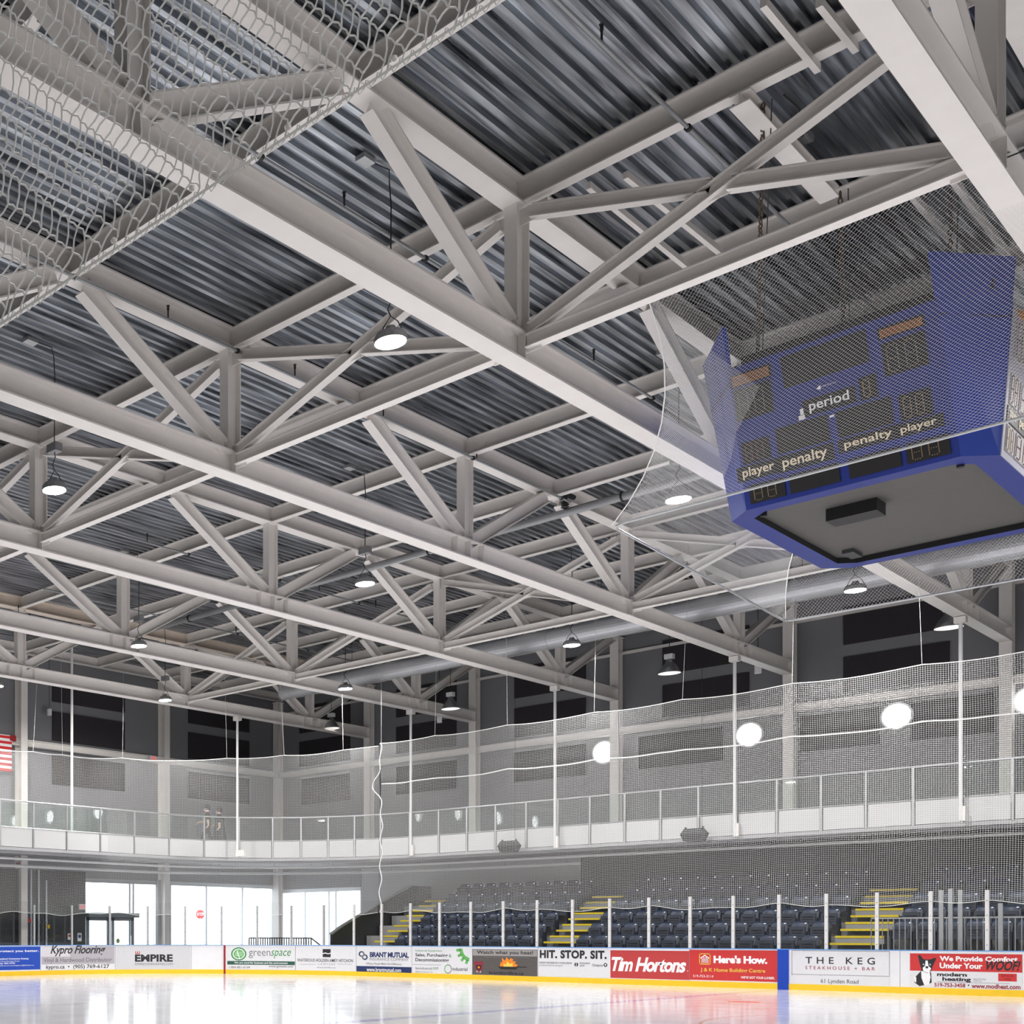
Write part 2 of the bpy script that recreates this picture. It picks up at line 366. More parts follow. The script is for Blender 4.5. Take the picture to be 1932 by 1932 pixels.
# roof beams (purlins) between neighbouring trusses and on to the end wall
order = ['Z', 'A', 'B', 'C', 'D', 'E', 'W']
XT['W'] = XEND + .2; NAME['W'] = 'end wall'
def rng(k):
    return {'Z': 0.5, 'A': 0, 'B': .5, 'C': 1, 'D': 1.5, 'E': 1.5}[k]
for i in range(6):
    a, b = order[i], order[i + 1]
    ks = [q / 2 for q in range(int(rng(a) * 2), 9)]
    for q in ks:
        y = yl(q); m = MB()
        nth = ORD[len(ks) - ks.index(q)]
        where = f'between {NAME[a]} and {NAME[b]} trusses' if b != 'W' else 'between farthest truss and end wall'
        t = thing('roof_beam', f'cream roof beam {where}, {nth} from the side wall', 'beam', (XT[a] - .12, y, ZD - .38), 'roof beams under the metal deck')
        MB().ibeam((XT[a] - .02, y, ZD - .19), (XT[b] + .02, y, ZD - .19), .38, .19, .022, .015).build('beam', M['steel'], t)
        for xx in (XT[a] - .17,): MB().box((xx, y + .02, ZD - .2), (.012, .12, .30)).build('end_plate', M['steel'], t)

# sway bracing between trusses on lines 1 and 3: X of two diagonals plus a bottom strut
def sway(a, b, k):
    xa, xb, y = XT[a], XT[b], yl(k); zb, zt = ZC - .12, ZD - .55
    ln = {1: 'nearer', 3: 'farther'}[k]
    t = thing('sway_brace', f'cream crossed sway brace between {NAME[a]} and {NAME[b]} trusses, {ln} braced line', 'brace', ((xa + xb) / 2, y, zb), 'crossed braces between trusses')
    MB().ibeam((xa - .25, y, zt), (xb + .22, y, zb + .12), .19, .17, .016, .012).build('long_brace', M['steel'], t)
    xm, zm = (xa + xb) / 2, (zb + zt) / 2 + .06
    MB().ibeam((xb + .25, y, zt), (xm - .12, y, zm + .04), .19, .17, .016, .012).build('half_brace', M['steel'], t)
    MB().ibeam((xm + .12, y, zm - .04), (xa - .22, y, zb + .12), .19, .17, .016, .012).build('half_brace', M['steel'], t)
    MB().box((xm, y + .012, zm - .02), (.7, .014, .26)).build('gusset_plate', M['steel'], t)
    for xx, zz in ((xa - .25, zt), (xb + .25, zt), (xa - .25, zb + .12), (xb + .25, zb + .12)): MB().box((xx, y + .012, zz), (.42, .014, .24)).build('gusset_plate', M['steel'], t)
    MB().ibeam((xa - .16, y, ZC - .17), (xb + .16, y, ZC - .17), .20, .18, .016, .012).build('bottom_strut', M['steel'], t)
    for xx in (xa - .2, xb + .2): MB().box((xx, y + .02, ZC - .2), (.34, .014, .24)).build('end_plate', M['steel'], t)
for k in (1, 3):
    for i in range(5):
        if (k, i) == (1, 4): continue
        sway(order[i], order[i + 1], k)

# ------------------------------------------------------------------ acoustic panels and porthole windows on the walls
for u0, u1, v, where in ((566, 661, None, 'in the bay beside the corner column'), (748.7, 861.5, None, 'in the second bay from the corner'),
                         (971.5, 1105.5, None, 'in the third bay from the corner'), (1251, 1414, None, 'in the fourth bay from the corner'), (1592, 1792, None, 'in the fifth bay from the corner')):
    for (zb, zt), nm in zip(((10.75, 11.95), (9.2, 10.35)), ('upper', 'middle')):
        a, c = at(u0, 1300, Y=YW)[0], at(u1, 1300, Y=YW)[0]
        tag(MB().bb((a, YW - .06, zb), (c, YW - .002, zt)).build('acoustic_panel', M['acoustic']), f'{nm} dark acoustic panel on side wall, {where}', 'wall panel', 'dark acoustic panels on the walls')
for u0, u1, where in ((570, 661, 'behind the net beside the corner column'), (749, 861.5, 'behind net in second bay from corner'), (971.5, 1105.5, 'left of the first round window'),
                      (1206, 1364, 'between the first and second round windows'), (1511, 1660, 'left of the third round window'), (1719, 1875, 'right of the third round window')):
    a, c = at(u0, 1400, Y=YW)[0], at(u1, 1400, Y=YW)[0]
    tag(MB().bb((a, YW - .06, 7.45), (c, YW - .002, 8.62)).build('acoustic_panel', M['acoustic']), f'low dark acoustic panel on side wall, {where}', 'wall panel', 'dark acoustic panels on the walls')
for u0, u1, where in ((98, 234, 'in the bay between the two end wall columns'), (354.5, 468.7, 'in the bay left of the corner column')):
    for (zb, zt), nm in zip(((10.75, 11.95), (9.2, 10.35), (7.45, 8.62)), ('upper', 'middle', 'lowest')):
        a, c = at(u0, 1300, X=XEND)[1], at(u1, 1300, X=XEND)[1]
        tag(MB().bb((XEND + .002, a, zb), (XEND + .06, c, zt)).build('acoustic_panel', M['acoustic']), f'{nm} dark acoustic panel on end wall, {where}', 'wall panel', 'dark acoustic panels on the walls')
def porthole(c, axis, n):
    c = np.array(c, float); r = .38
    f = MB()
    f.lathe(c, [(r, -.14), (r + .05, -.14), (r + .05, .0), (r, .0), (r, -.14)] if axis == 1 else [(r, .0), (r + .05, .0), (r + .05, .14), (r, .14), (r, 0)], 40, ax=axis)
    o = f.build(f'window_{n}', M['white'], smooth=False, origin=c); struct(o)
    p = MB(); off = np.array((0, -.015, 0) if axis == 1 else (.015, 0, 0))
    p.lathe(c + off, [(0, 0), (r - .01, 0)], 40, ax=axis); p.build('pane', M['pane'], o)
wn = 4
for u, v in ((1142, 1420), (1416, 1387), (1694, 1352), (1948, 1322)):
    porthole(at(u, v, Y=YW), 1, wn); wn += 1
for y in (24.7, 20.6, 16.4, 12.3):
    porthole((XEND, y, 8.1), 0, wn); wn += 1

# ------------------------------------------------------------------ lamps, bells, poles, pipes, ducts
def arena_lamp(x, y, z, label):
    t = thing('arena_lamp', label, 'lamp', (x, y, z), 'lit high bay lamps')
    MB().lathe((x, y, z), [(.0, .20), (.07, .20), (.09, .13), (.20, .10), (.235, .05), (.24, -.03), (.222, -.03), (.222, .0), (0, .0)], 24).build('housing', M['housing'], t)
    MB().lathe((x, y, z - .004), [(.212, 0), (.20, -.012), (.12, -.022), (0, -.026)], 24).build('lamp_face', M['lamp'], t)
    MB().tube([(x - .2, y, z + .08), (x - .12, y, z + .24), (x, y, z + .36), (x + .12, y, z + .24), (x + .2, y, z + .08)], .008).build('hanger', M['cord'], t)
    MB().box((x, y, z + .78), (.26, .18, .16)).build('driver_box', M['housing'], t)
    MB().tube([(x, y, z + .36), (x - .05, y, z + .48), (x + .03, y, z + .60), (x, y, z + .72)], .009).build('lower_cord', M['cord'], t)
    MB().tube([(x, y, z + .85), (x + .01, y, 12.2), (x - .02, y, 12.55), (x + .06, y - .12, 12.66), (x - .05, y - .4, ZD - .01)], .010).build('cord', M['cord'], t)
    MB().box((x - .05, y - .55, ZD - .04), (.16, .26, .07)).build('junction_box', M['alu'], t)
LAMPS = [(-10.30, 15.4, 10.22, 'brightest hanging arena lamp, just below the second nearest truss'), (-17.37, 14.94, 10.0, 'lit hanging arena lamp at the left, beside a truss upright'),
         (-17.35, 24.88, 10.0, 'lit hanging arena lamp below the long grey roof pipe'), (-25.22, 24.98, 10.0, 'lit hanging arena lamp in front of the fifth nearest truss chord'),
         (-30.54, 31.6, 10.02, 'lit hanging arena lamp low at the left on the farthest truss chord'), (-25.19, 34.98, 10.0, 'small lit arena lamp at the far end of the silver duct'),
         (-17.18, 34.77, 9.95, 'lit hanging arena lamp in front of the silver duct, left of the scoreboard'), (-10.2, 24.9, 10.0, 'lit hanging arena lamp seen through the scoreboard net at its left'),
         (-10.15, 34.8, 9.97, 'lit hanging arena lamp below the scoreboard, behind its net'), (-32.2, 25.1, 9.97, 'lit hanging arena lamp cut off by the left edge of the picture')]
for l in LAMPS: arena_lamp(*l)

def bell_lamp(u, v, label):
    y = 42.0; c = at(u, v, Y=y); x, z = c[0], 10.13
    t = thing('bell_lamp', label, 'lamp', (x, y, z), 'unlit bell shaped lamps')
    MB().lathe((x, y, z), [(.34, 0), (.335, .03), (.27, .15), (.20, .26), (.12, .36), (.10, .42), (.0, .42)], 28).build('bell_shade', M['bell'], t, smooth=True)
    MB().lathe((x, y, z + .012), [(.33, 0), (.22, .10), (.0, .14)], 28).build('inner_glow', M['bellin'], t, smooth=True)  # added glowing disc in place of bounced light on the white inside
    m = MB(); m.box((x, y, z + .56), (.26, .2, .16)); m.build('ballast_box', M['white'], t)
    MB().lathe((x, y, z + .40), [(.05, 0), (.05, .10)], 12).build('neck', M['housing'], t)
    MB().tube([(x, y, z + .64), (x, y, ZD - .02)], .010).build('cord', M['cord'], t)
bell_lamp(625, 1372, 'grey bell lamp at the far end of the farthest truss'); bell_lamp(850, 1337, 'grey bell lamp near the side wall end of the fifth nearest truss')
bell_lamp(1263, 1274, 'grey bell lamp with white ballast box left of the tall hanging pole'); bell_lamp(1790, 1182, 'grey bell lamp tucked under the chord at far right')

def pendant(u, v, Y, top, label):
    c = at(u, v, Y=Y); t = thing('pendant_sensor', label, 'sensor', (c[0], Y, c[2] - .14), 'white cylinders hanging near the walls')
    MB().lathe((c[0], Y, c[2]), [(0, -.14), (.10, -.14), (.10, .10), (.07, .12), (0, .12)], 16).build('body', M['white'], t)
    MB().lathe((c[0], Y, c[2]), [(.075, .12), (.075, .16), (0, .17)], 12).build('cap', M['housing'], t)
    MB().tube([(c[0], Y, c[2] + .16), (c[0], Y, top)], .010).build('rod', M['cord'], t)
pendant(1430, 1262, 42.9, ZD - .02, 'white cylinder hanging just left of the fourth column from the corner')
pendant(829, 1357, 42.6, ZD - .02, 'white cylinder hanging below the fifth nearest truss by the side wall')
pendant(93, 1343, 30.6, ZD - .02, 'small white cylinder hanging before the end wall panels at left')

def pole(x, y, z0, z1, label, shoe=False):
    t = thing('hanging_pole', label, 'pole', (x, y, z0), 'white poles that hang the balcony')
    MB().tube([(x, y, z0), (x, y, z1 - .12)], .047, 10).build('tube', M['white'], t)
    MB().box((x, y, z1 - .10), (.26, .22, .16)).build('top_bracket', M['steel'], t)
    if shoe: MB().box((x + .2, y - .02, z0 + .12), (.42, .14, .24)).build('base_shoe', M['steel'], t)
    else: MB().box((x + .05, y + .03, z0 + .2), (.10, .10, .40)).build('base_shoe', M['steel'], t)
pole(XT['E'], 36.13, 4.5, ZCB, 'white pole hanging from the farthest truss to the balcony corner', True)
pole(XT['D'], 40.3, 4.45, ZCB, 'white pole hanging from the fifth nearest truss to the balcony')
pole(XT['C'], 40.28, 4.42, ZCB, 'white pole hanging from the fourth nearest truss to the balcony')
pole(XT['B'], 40.32, 4.46, ZCB, 'tall white pole right of the grey bell lamp, reaching the balcony')
pole(XT['A'], 40.1, 4.5, ZCB, 'tall white pole at far right under the second nearest truss')
pole(-32.45, 28.75, 4.5, ZD + .0, 'thin white pole at far left in front of the end wall panels')

# silver duct, roof pipe and sprinkler lines
t = thing('ventilation_duct', 'large round silver duct running along below the roof by the side wall', 'duct', (-20, 37.9, 10.7))
m = MB(); m.tube([(-30.2, 37.9, 11.03), (X1, 37.9, 11.03)], .31, 24, caps=True); m.build('duct', M['duct'], t, smooth=False)
for i in range(9):
    MB().lathe((-28.6 + i * 3.05, 37.9, 11.03), [(.312, -.02), (.325, -.02), (.325, .02), (.312, .02)], 24, ax=0).build('joint_band', M['duct'], t)
for i, xx in enumerate((-27, -23.2, -17.8, -12.3)):
    MB().tube([(xx, 37.9, 11.34), (xx, 37.9, ZD - .02)], .008).build('hanger_rod', M['cord'], t)
t = thing('roof_pipe', 'long grey pipe crossing under the trusses toward the scoreboard', 'pipe', (-20, 29.62, 12.0))
MB().tube([(-31, 29.62, 12.03), (4, 29.62, 12.03)], .10, 14).build('pipe', M['pipe'], t, smooth=True)
for xx in (-27.5, -23.4, -18.6, -13.4): MB().lathe((xx, 29.62, 12.03), [(.10, -.02), (.125, -.02), (.125, .02), (.10, .02)], 14, ax=0).build('hanger_ring', M['cord'], t)
def sprinkler(x, z, y0, y1, heads, label, r=.026):
    t = thing('sprinkler_pipe', label, 'pipe', (x, (y0 + y1) / 2, z), 'thin sprinkler pipes under the deck')
    MB().tube([(x, y0, z), (x, y1, z)], r, 8).build('pipe', M['pipe'], t)
    for y in heads:
        m = MB(); m.tube([(x, y, z), (x, y, z + .16)], .014, 6); m.build('riser', M['cord'], t)
        MB().lathe((x, y, z + .16), [(.0, 0), (.022, 0), (.022, .07), (.035, .08), (0, .10)], 8).build('sprinkler_head', M['cord'], t)
    for q in np.arange(0, 9):
        yy = L1 + (q - 2) * HP - .12
        if y0 < yy < y1: MB().lathe((x, yy, z), [(r, -.03), (r + .02, -.03), (r + .02, .03), (r, .03)], 8, ax=1).build('clamp', M['cord'], t)
sprinkler(-6.85, 12.2, 7, 29.4, (14.6, 19.3, 22.5), 'dark sprinkler pipe between the two nearest trusses')
sprinkler(-10.75, 12.2, 9, 29.4, (14.9, 22.6, 27.5), 'dark sprinkler pipe just left of the second nearest truss')
sprinkler(-14.62, 12.22, 12, 29.5, (15.2, 18.7, 21.6, 25.2), 'thin sprinkler pipe along the third nearest truss top chord')
sprinkler(-18.9, 12.22, 18, 36, (20.5, 24.5, 31.5), 'thin sprinkler pipe between the third and fourth nearest trusses')
sprinkler(-23.3, 12.22, 19, 37, (23.4, 31.0, 34.0), 'thin sprinkler pipe between the fourth and fifth nearest trusses')
sprinkler(-28.4, 12.22, 24, 40, (27.4, 33.0, 36.4), 'thin sprinkler pipe between the fifth nearest and farthest trusses')
sprinkler(-30.4, 12.0, 20, 36, (24.6, 29.0), 'pale pipe with hangers along the farthest truss top chord')
t = thing('pipe_riser', 'black ribbed valve riser on the roof pipe under the third nearest truss', 'valve', (-14.7, 29.6, 12.1))
MB().lathe((-14.72, 29.45, 12.08), [(.05, 0), (.10, .03), (.05, .06), (.10, .09), (.05, .12), (.10, .15), (.05, .18), (.06, .3), (0, .3)], 12).build('bellows', M['cord'], t)
MB().tube([(-14.72, 29.45, 12.36), (-14.72, 29.6, 12.45), (-14.72, 29.9, 12.45)], .06, 8).build('elbow', M['cord'], t)

# light steel rails hung below the deck between the two nearest trusses
def rail(p, q, label, a=.07, b=.10):
    m = MB().bar(p, q, a, b); o = m.build('ceiling_rail', M['steel']); tag(o, label, 'rail', 'short rails under the deck')
for k, (u0, v0, u1, v1, nm) in enumerate(((1440, 5, 1543, 130, 'leftmost of the two at the top edge'), (1545, 5, 1615, 92, 'rightmost of the two at the top edge'),
                                        (1110, 350, 1297, 503, 'long one left of the left chain'), (1180, 330, 1360, 476, 'long one nearest the left chain'), (1720, 368, 1812, 475, 'one above the scoreboard corner'), (1795, 335, 1900, 478, 'one right of the scoreboard chain'))):
    rail(at(u0, v0, Z=12.30), at(u1, v1, Z=12.30), f'thin cream ceiling rail under the deck, {nm}')
t = thing('support_beam', 'short wide cream beam under the deck that carries the scoreboard chains', 'beam', (-6.2, 17.2, 12.2))
a, b = at(1395, 185, Z=12.25), at(1565, 368, Z=12.25)
MB().ibeam(a, b, .16, .24, .02, .02).build('beam', M['steel'], t)
t = thing('junction_light', 'small grey fixture with cable clipped under the deck beside the chain beam', 'fixture', tuple(at(1505, 255, Z=12.5)))
c = at(1510, 258, Z=12.55); MB().box(c, (.22, .34, .10)).build('body', M['housing'], t); MB().box(c + (0, .0, -.06), (.16, .20, .03)).build('cover', M['alu'], t)
MB().tube([c, c + (.15, -.5, .1), c + (.1, -.9, .14)], .012).build('cable', M['cord'], t)

# ------------------------------------------------------------------ scoreboard
SBB = 8.5; FB, FT = (22.0, 8.5), (21.25, 10.62)       # face bottom (y, z) and top (y, z)
sbx0, sbx1, sby0, sby1 = -7.95, -5.1, 22.0, 27.05
SB = thing('scoreboard', 'blue hanging scoreboard with dark display panels', 'scoreboard', (-6.53, 24.5, SBB))
oc = [(-7.95, 22.0), (-5.1, 22.0), (-4.73, 22.4), (-4.73, 26.62), (-5.1, 27.05), (-7.95, 27.05), (-8.32, 26.62), (-8.32, 22.4)]   # bottom outline
tp = [(-7.95, 21.25), (-5.19, 21.25), (-4.55, 22.25), (-4.55, 26.78), (-5.19, 27.78), (-7.95, 27.78), (-8.61, 26.78), (-8.61, 22.25)]
def shell(i, z1, lift=0):
    j = (i + 1) % 8; a, b = oc[i], oc[j]; c, d = tp[j], tp[i]
    return [(a[0], a[1], SBB), (b[0], b[1], SBB), (c[0], c[1], z1), (d[0], d[1], z1)]
def inward(q, k=.06):
    q = [np.array(p, float) for p in q]; n = unit(np.cross(q[1] - q[0], q[3] - q[0])); return n * -k
for i in (0, 2, 4, 6):
    q = shell(i, FT[1]); MB().poly(q, inward(q)).build('face_panel', M['blue'], SB)
ZW = 11.24
ctop = {1: [(-5.22, 21.03, ZW), (-4.50, 22.18, ZW)], 3: [(-4.50, 26.86, ZW), (-5.22, 28.0, ZW)], 5: [(-7.95, 28.0, ZW), (-8.70, 26.86, ZW)], 7: [(-8.70, 22.2, ZW), (-7.95, 21.03, ZW)]}
for i in (1, 3, 5, 7):
    q = shell(i, ZW); q[3] = ctop[i][0]; q[2] = ctop[i][1]
    MB().poly(q, inward(q)).build('corner_panel', M['blue2'], SB)
    f = .70; l = [np.array(q[0]) * (1 - f) + np.array(q[3]) * f, np.array(q[1]) * (1 - f) + np.array(q[2]) * f]
    nn = -inward(q, .012); MB().bar(l[0] + nn, l[1] + nn, .012, .012).build('panel_seam', M['black'], SB)
# bottom rim, soffit, hanging black box, frame
ins = [(-7.78, 22.3), (-5.28, 22.3), (-5.05, 22.52), (-5.05, 26.5), (-5.28, 26.75), (-7.78, 26.75), (-8.02, 26.5), (-8.02, 22.52)]
m = MB()
for i in range(8):
    j = (i + 1) % 8
    m.add([(*oc[i], SBB), (*oc[j], SBB), (*ins[j], SBB - .0), (*ins[i], SBB)], [(0, 1, 2, 3)])
    m.add([(*oc[i], SBB + .08), (*oc[j], SBB + .08), (*oc[j], SBB), (*oc[i], SBB)], [(0, 1, 2, 3)])
m.build('bottom_rim', M['blue'], SB)
m = MB()
for i in range(8):
    j = (i + 1) % 8
    m.add([(*ins[i], SBB), (*ins[j], SBB), (*ins[j], SBB + .11), (*ins[i], SBB + .11)], [(0, 1, 2, 3)])
m.build('inner_frame', M['black'], SB)
m = MB(); m.add([(x, y, SBB + .105) for x, y in ins], [tuple(range(8))]); m.build('soffit', mat('soffit_grey', (.09, .086, .08), .6, noise=.1), SB)
pa, pb = at(1558, 984, Z=8.40), at(1655, 962, Z=8.40); MB().bb((pa[0], pa[1], 8.40), (pb[0], pa[1] + .45, 8.66)).build('hanging_box', M['black'], SB)
MB().box((-7.72, 26.3, 8.60), (.18, .5, .13)).build('inner_reflection', M['dark'], SB)  # dark block standing in for a pillar-like reflection
for xx, yy in ((-7.85, 22.45), (-5.2, 22.42), (-5.2, 26.6)):
    MB().lathe((xx, yy, SBB - .03), [(0, 0), (.05, 0), (.05, .1), (0, .1)], 10).build('bolt_cap', M['black'], SB)
def frame_bar(p, q, a=.10):
    MB().bar(p, q, a, a * 1.4).build('frame_tube', M['black'], SB)
frame_bar((-7.9, 21.7, 10.85), (-5.0, 21.7, 10.85)); frame_bar((-7.9, 27.3, 10.85), (-5.0, 27.3, 10.85)); frame_bar((-8.1, 21.9, 10.85), (-8.1, 27.2, 10.85)); frame_bar((-4.75, 21.9, 10.85), (-4.75, 27.2, 10.85))
frame_bar((-7.85, 21.75, 9.9), (-7.45, 21.62, 10.84), .14)
# displays on the front face and on the right face
def facept(i, s_, t_, off=.0):
    q = [np.array(p, float) for p in shell(i, FT[1])]
    p = (q[0] * (1 - s_) + q[1] * s_) * (1 - t_) + (q[3] * (1 - s_) + q[2] * s_) * t_
    return p - inward(q, 1.0) / 1.0 * off
def st_of(u, v):   # photo pixel on the front face -> fractions of the face
    q = [np.array(p, float) for p in shell(0, FT[1])]
    n = unit(np.cross(q[1] - q[0], q[3] - q[0])); d = ray(u, v); o = np.array([0, 0, EYE]); p = o + d * (np.dot(q[0] - o, n) / np.dot(d, n))
    return (p[0] - q[0][0]) / (q[1][0] - q[0][0]), (p[2] - q[0][2]) / (q[3][2] - q[0][2])
def disp(i, s0, s1, t0, t1, name, mt, th=.025):
    q = [facept(i, a, b) for a, b in ((s0, t0), (s1, t0), (s1, t1), (s0, t1))]
    nn = -inward(shell(i, FT[1]), th)
    return MB().poly([p for p in q], nn).build(name, mt, SB)
def dots(i, s0, s1, t0, t1, nx, nz, mt, parent, fn=None):
    m = MB(); nn = -inward(shell(i, FT[1]), 1.0)
    for a in range(nx):
        for b in range(nz):
            if fn and not fn(a, b): continue
            p = facept(i, s0 + (s1 - s0) * (a + .5) / nx, t0 + (t1 - t0) * (b + .5) / nz) + nn * .027
            m.box(p, (.012, .012, .012))
    o = m.build('led_dots', mt, parent); o['kind'] = 'stuff'
M['amber'] = mat('amber_dots', (.55, .22, .05), .5); M['brass'] = mat('brass_dots', (.30, .22, .12), .5); M['brown'] = mat('brown_dots', (.16, .06, .05), .5)
digit = lambda nx, nz: (lambda a, b: ((a % 7) in (0, 4) and b not in (0, nz - 1)) or b in (0, nz // 2, nz - 1) and (a % 7) in (1, 2, 3))
SC0 = []
def rect_px(tl, br): 
    s0, t1 = st_of(*tl); s1, t0 = st_of(*br); return s0, s1, t0, t1
ROWS = [('amber_strip', (1378, 711), (1459, 709), 'amber'), ('amber_strip', (1664, 619), (1758, 610), 'amber'), ('score_display', (1385, 738), (1463, 775), 'brass'), ('score_display', (1671, 647), (1762, 684), 'brass'),
        ('clock_display', (1476, 674), (1648, 680), None), ('period_display', (1625, 713), (1663, 746), 'brass'), ('penalty_display', (1464, 810), (1569, 830), None), ('penalty_display', (1580, 777), (1691, 797), None),
        ('player_display', (1399, 837), (1457, 863), 'brown'), ('player_display', (1700, 746), (1766, 778), 'brass')]
for nm, tl, br, dt in ROWS:
    s0, s1, t0, t1 = rect_px(tl, br); o = disp(0, s0, s1, t0, t1, nm, M['led'])
    if dt == 'amber': dots(0, s0 + .01, s1 - .01, t0 + .01, t1 - .01, 26, 7, M['amber'], o)
    elif dt: dots(0, s0 + .015, s1 - .015, t0 + .015, t1 - .015, 14 if 'period' not in nm else 7, 13, M[dt], o, digit(14, 13))
for a, b in ((.03, .21), (.235, .475), (.52, .755), (.78, .965)):
    o = disp(0, a, b, .035, .165, 'lower_display', M['led'])
    dots(0, a + .02, b - .02, .05, .15, 14, 13, M['brass'], o, digit(14, 13)) if b - a < .2 else None

# ---- lettering: font outlines become thin meshes
def letters(body, bold=0.0, shear=0.0, space=1.0):
    cu = bpy.data.curves.new('t', 'FONT'); cu.body = body; cu.offset = bold; cu.shear = shear; cu.space_character = space; cu.fill_mode = 'FRONT'; cu.resolution_u = 3
    o = bpy.data.objects.new('t', cu); COL.objects.link(o); dg = bpy.context.evaluated_depsgraph_get(); dg.update()
    me = bpy.data.meshes.new_from_object(o.evaluated_get(dg)); v = np.array([x.co[:2] for x in me.vertices]); f = [tuple(p.vertices) for p in me.polygons]
    bpy.data.objects.remove(o); bpy.data.curves.remove(cu); bpy.data.meshes.remove(me)
    lo, hi = v.min(0), v.max(0); return (v - lo) / (hi - lo), f
def face_text(i, body, s0, s1, t0, t1, mt, parent, bold=.01, shear=0):
    v, f = letters(body, bold, shear); nn = -inward(shell(i, FT[1]), 1.0)
    return MB().add([facept(i, s0 + (s1 - s0) * a, t0 + (t1 - t0) * b) + nn * .03 for a, b in v], f).build('lettering', mt, parent)
def px_text(body, l0, r1, mt, back=None, bold=.012):
    s0, t0 = st_of(*l0); s1, t1 = st_of(*r1)
    if back:
        o = disp(0, s0 - .03, s1 + .03, t0 - .012, t1 + .012, 'word_plate', M['led'], .02)
    else: o = SB
    face_text(0, body, s0, s1, t0, t1, mt, o, bold)
px_text('period', (1532, 780), (1606, 733), M['wht'], True)
px_text('player', (1404, 906), (1461, 868), M['cream'], True); px_text('penalty', (1480, 888), (1562, 840), M['cream'], True)
px_text('penalty', (1597, 850), (1686, 806), M['cream'], True); px_text('player', (1704, 821), (1771, 784), M['cream'], True)
px_text('NEVCO', (1555, 729), (1583, 718), M['wht'], False, .0)
s_, t_ = st_of(1550, 731); q = facept(0, s_, t_) + -inward(shell(0, FT[1]), 1.0) * .03
MB().add([facept(0, s_ - .014, t_, .0) - inward(shell(0, FT[1]), .03), facept(0, s_ + .008, t_ + .02) - inward(shell(0, FT[1]), .03), facept(0, s_ + .008, t_ - .012) - inward(shell(0, FT[1]), .03)], [(0, 1, 2)]).build('logo_mark', M['wht'], SB)
for u, v, a, b in ((1516, 787, .03, .03), (1573, 784, .02, .014)):
    s_, t_ = st_of(u, v); disp(0, s_ - a / 2, s_ + a / 2, t_ - b / 2, t_ + b / 2, 'white_sticker', M['wht'], .026)
s_, t_ = st_of(1516, 776); disp(0, s_ - .008, s_ + .008, t_ - .02, t_ + .02, 'white_sticker', M['wht'], .026)
# right face: light on it painted as pale panels and sheet, with dots
rp = mat('lit_panel', (.50, .49, .50), .35, .2)
disp(2, .0, 1, .0, 1, 'lit_sheet', mat('right_lit_sheet', (.38, .38, .46), .4), .012)
for a, b, c, d, mt in ((.03, .13, .05, .22, 'brass'), (.15, .34, .05, .22, 'brown'), (.03, .13, .36, .56, 'brown'), (.15, .34, .36, .56, 'brown'), (.05, .24, .66, .93, 'brown'), (.28, .6, .62, .9, 'brown')):
    o = disp(2, a, b, c, d, 'side_display', rp, .03)
    m = MB(); nn = -inward(shell(2, FT[1]), 1.0); nx, nz = (14, 13)
    for x_ in range(nx):
        for z_ in range(nz):
            if digit(nx, nz)(x_, z_): m.box(facept(2, a + (b - a) * (x_ + .7) / (nx + .6), c + (d - c) * (z_ + .7) / (nz + .6)) + nn * .03, (.012, .022, .022))
    k = m.build('led_dots', M[mt], o); k['kind'] = 'stuff'
o = disp(2, .02, .48, .24, .345, 'word_plate', mat('plate_grey', (.10, .10, .10), .5), .028)
for body, a, b in (('player', .035, .125), ('penalty', .16, .33)):
    v, f = letters(body, .012); nn = -inward(shell(2, FT[1]), 1.0)
    MB().add([facept(2, a + (b - a) * p, .25 + .085 * q_) + nn * .04 for p, q_ in v], f).build('lettering', M['cream'], o)
disp(2, .05, .24, .955, .995, 'amber_strip', M['amber'], .03)

# chains
def chain(p, q, label):
    p, q = np.array(p, float), np.array(q, float); n = int(np.linalg.norm(q - p) / .085); d = (q - p) / n; t = unit(d)
    e1 = unit(np.cross(t, (0, 1, 0))); e2 = np.cross(t, e1); m = MB()
    for i in range(n):
        c = p + d * (i + .5); e = e1 if i % 2 else e2
        m.tube([c + t * .055 * cos(a) + e * .026 * sin(a) for a in np.linspace(0, 2 * pi, 9)[:-1]], .011, 4, closed=True)
    o = m.build('hanging_chain', M['chain'], origin=p); tag(o, label, 'chain', 'chains that carry the scoreboard')
    MB().tube([p + (.10, 0, 0), q + (.07, 0, 0)], .008, 5).build('safety_cable', M['cord'], o)
chain(at(1440, 195, Z=12.3), (-7.75, 21.9, 10.9), 'rusty chain at the scoreboard left end')
chain(at(1585, 362, Z=12.3), (-6.55, 21.95, 10.7), 'rusty chain at the middle of the scoreboard')
pc = at(1793, 330, Z=12.62); chain(pc, pc - (0, 0, 1.6), 'rusty chain behind the scoreboard right corner')

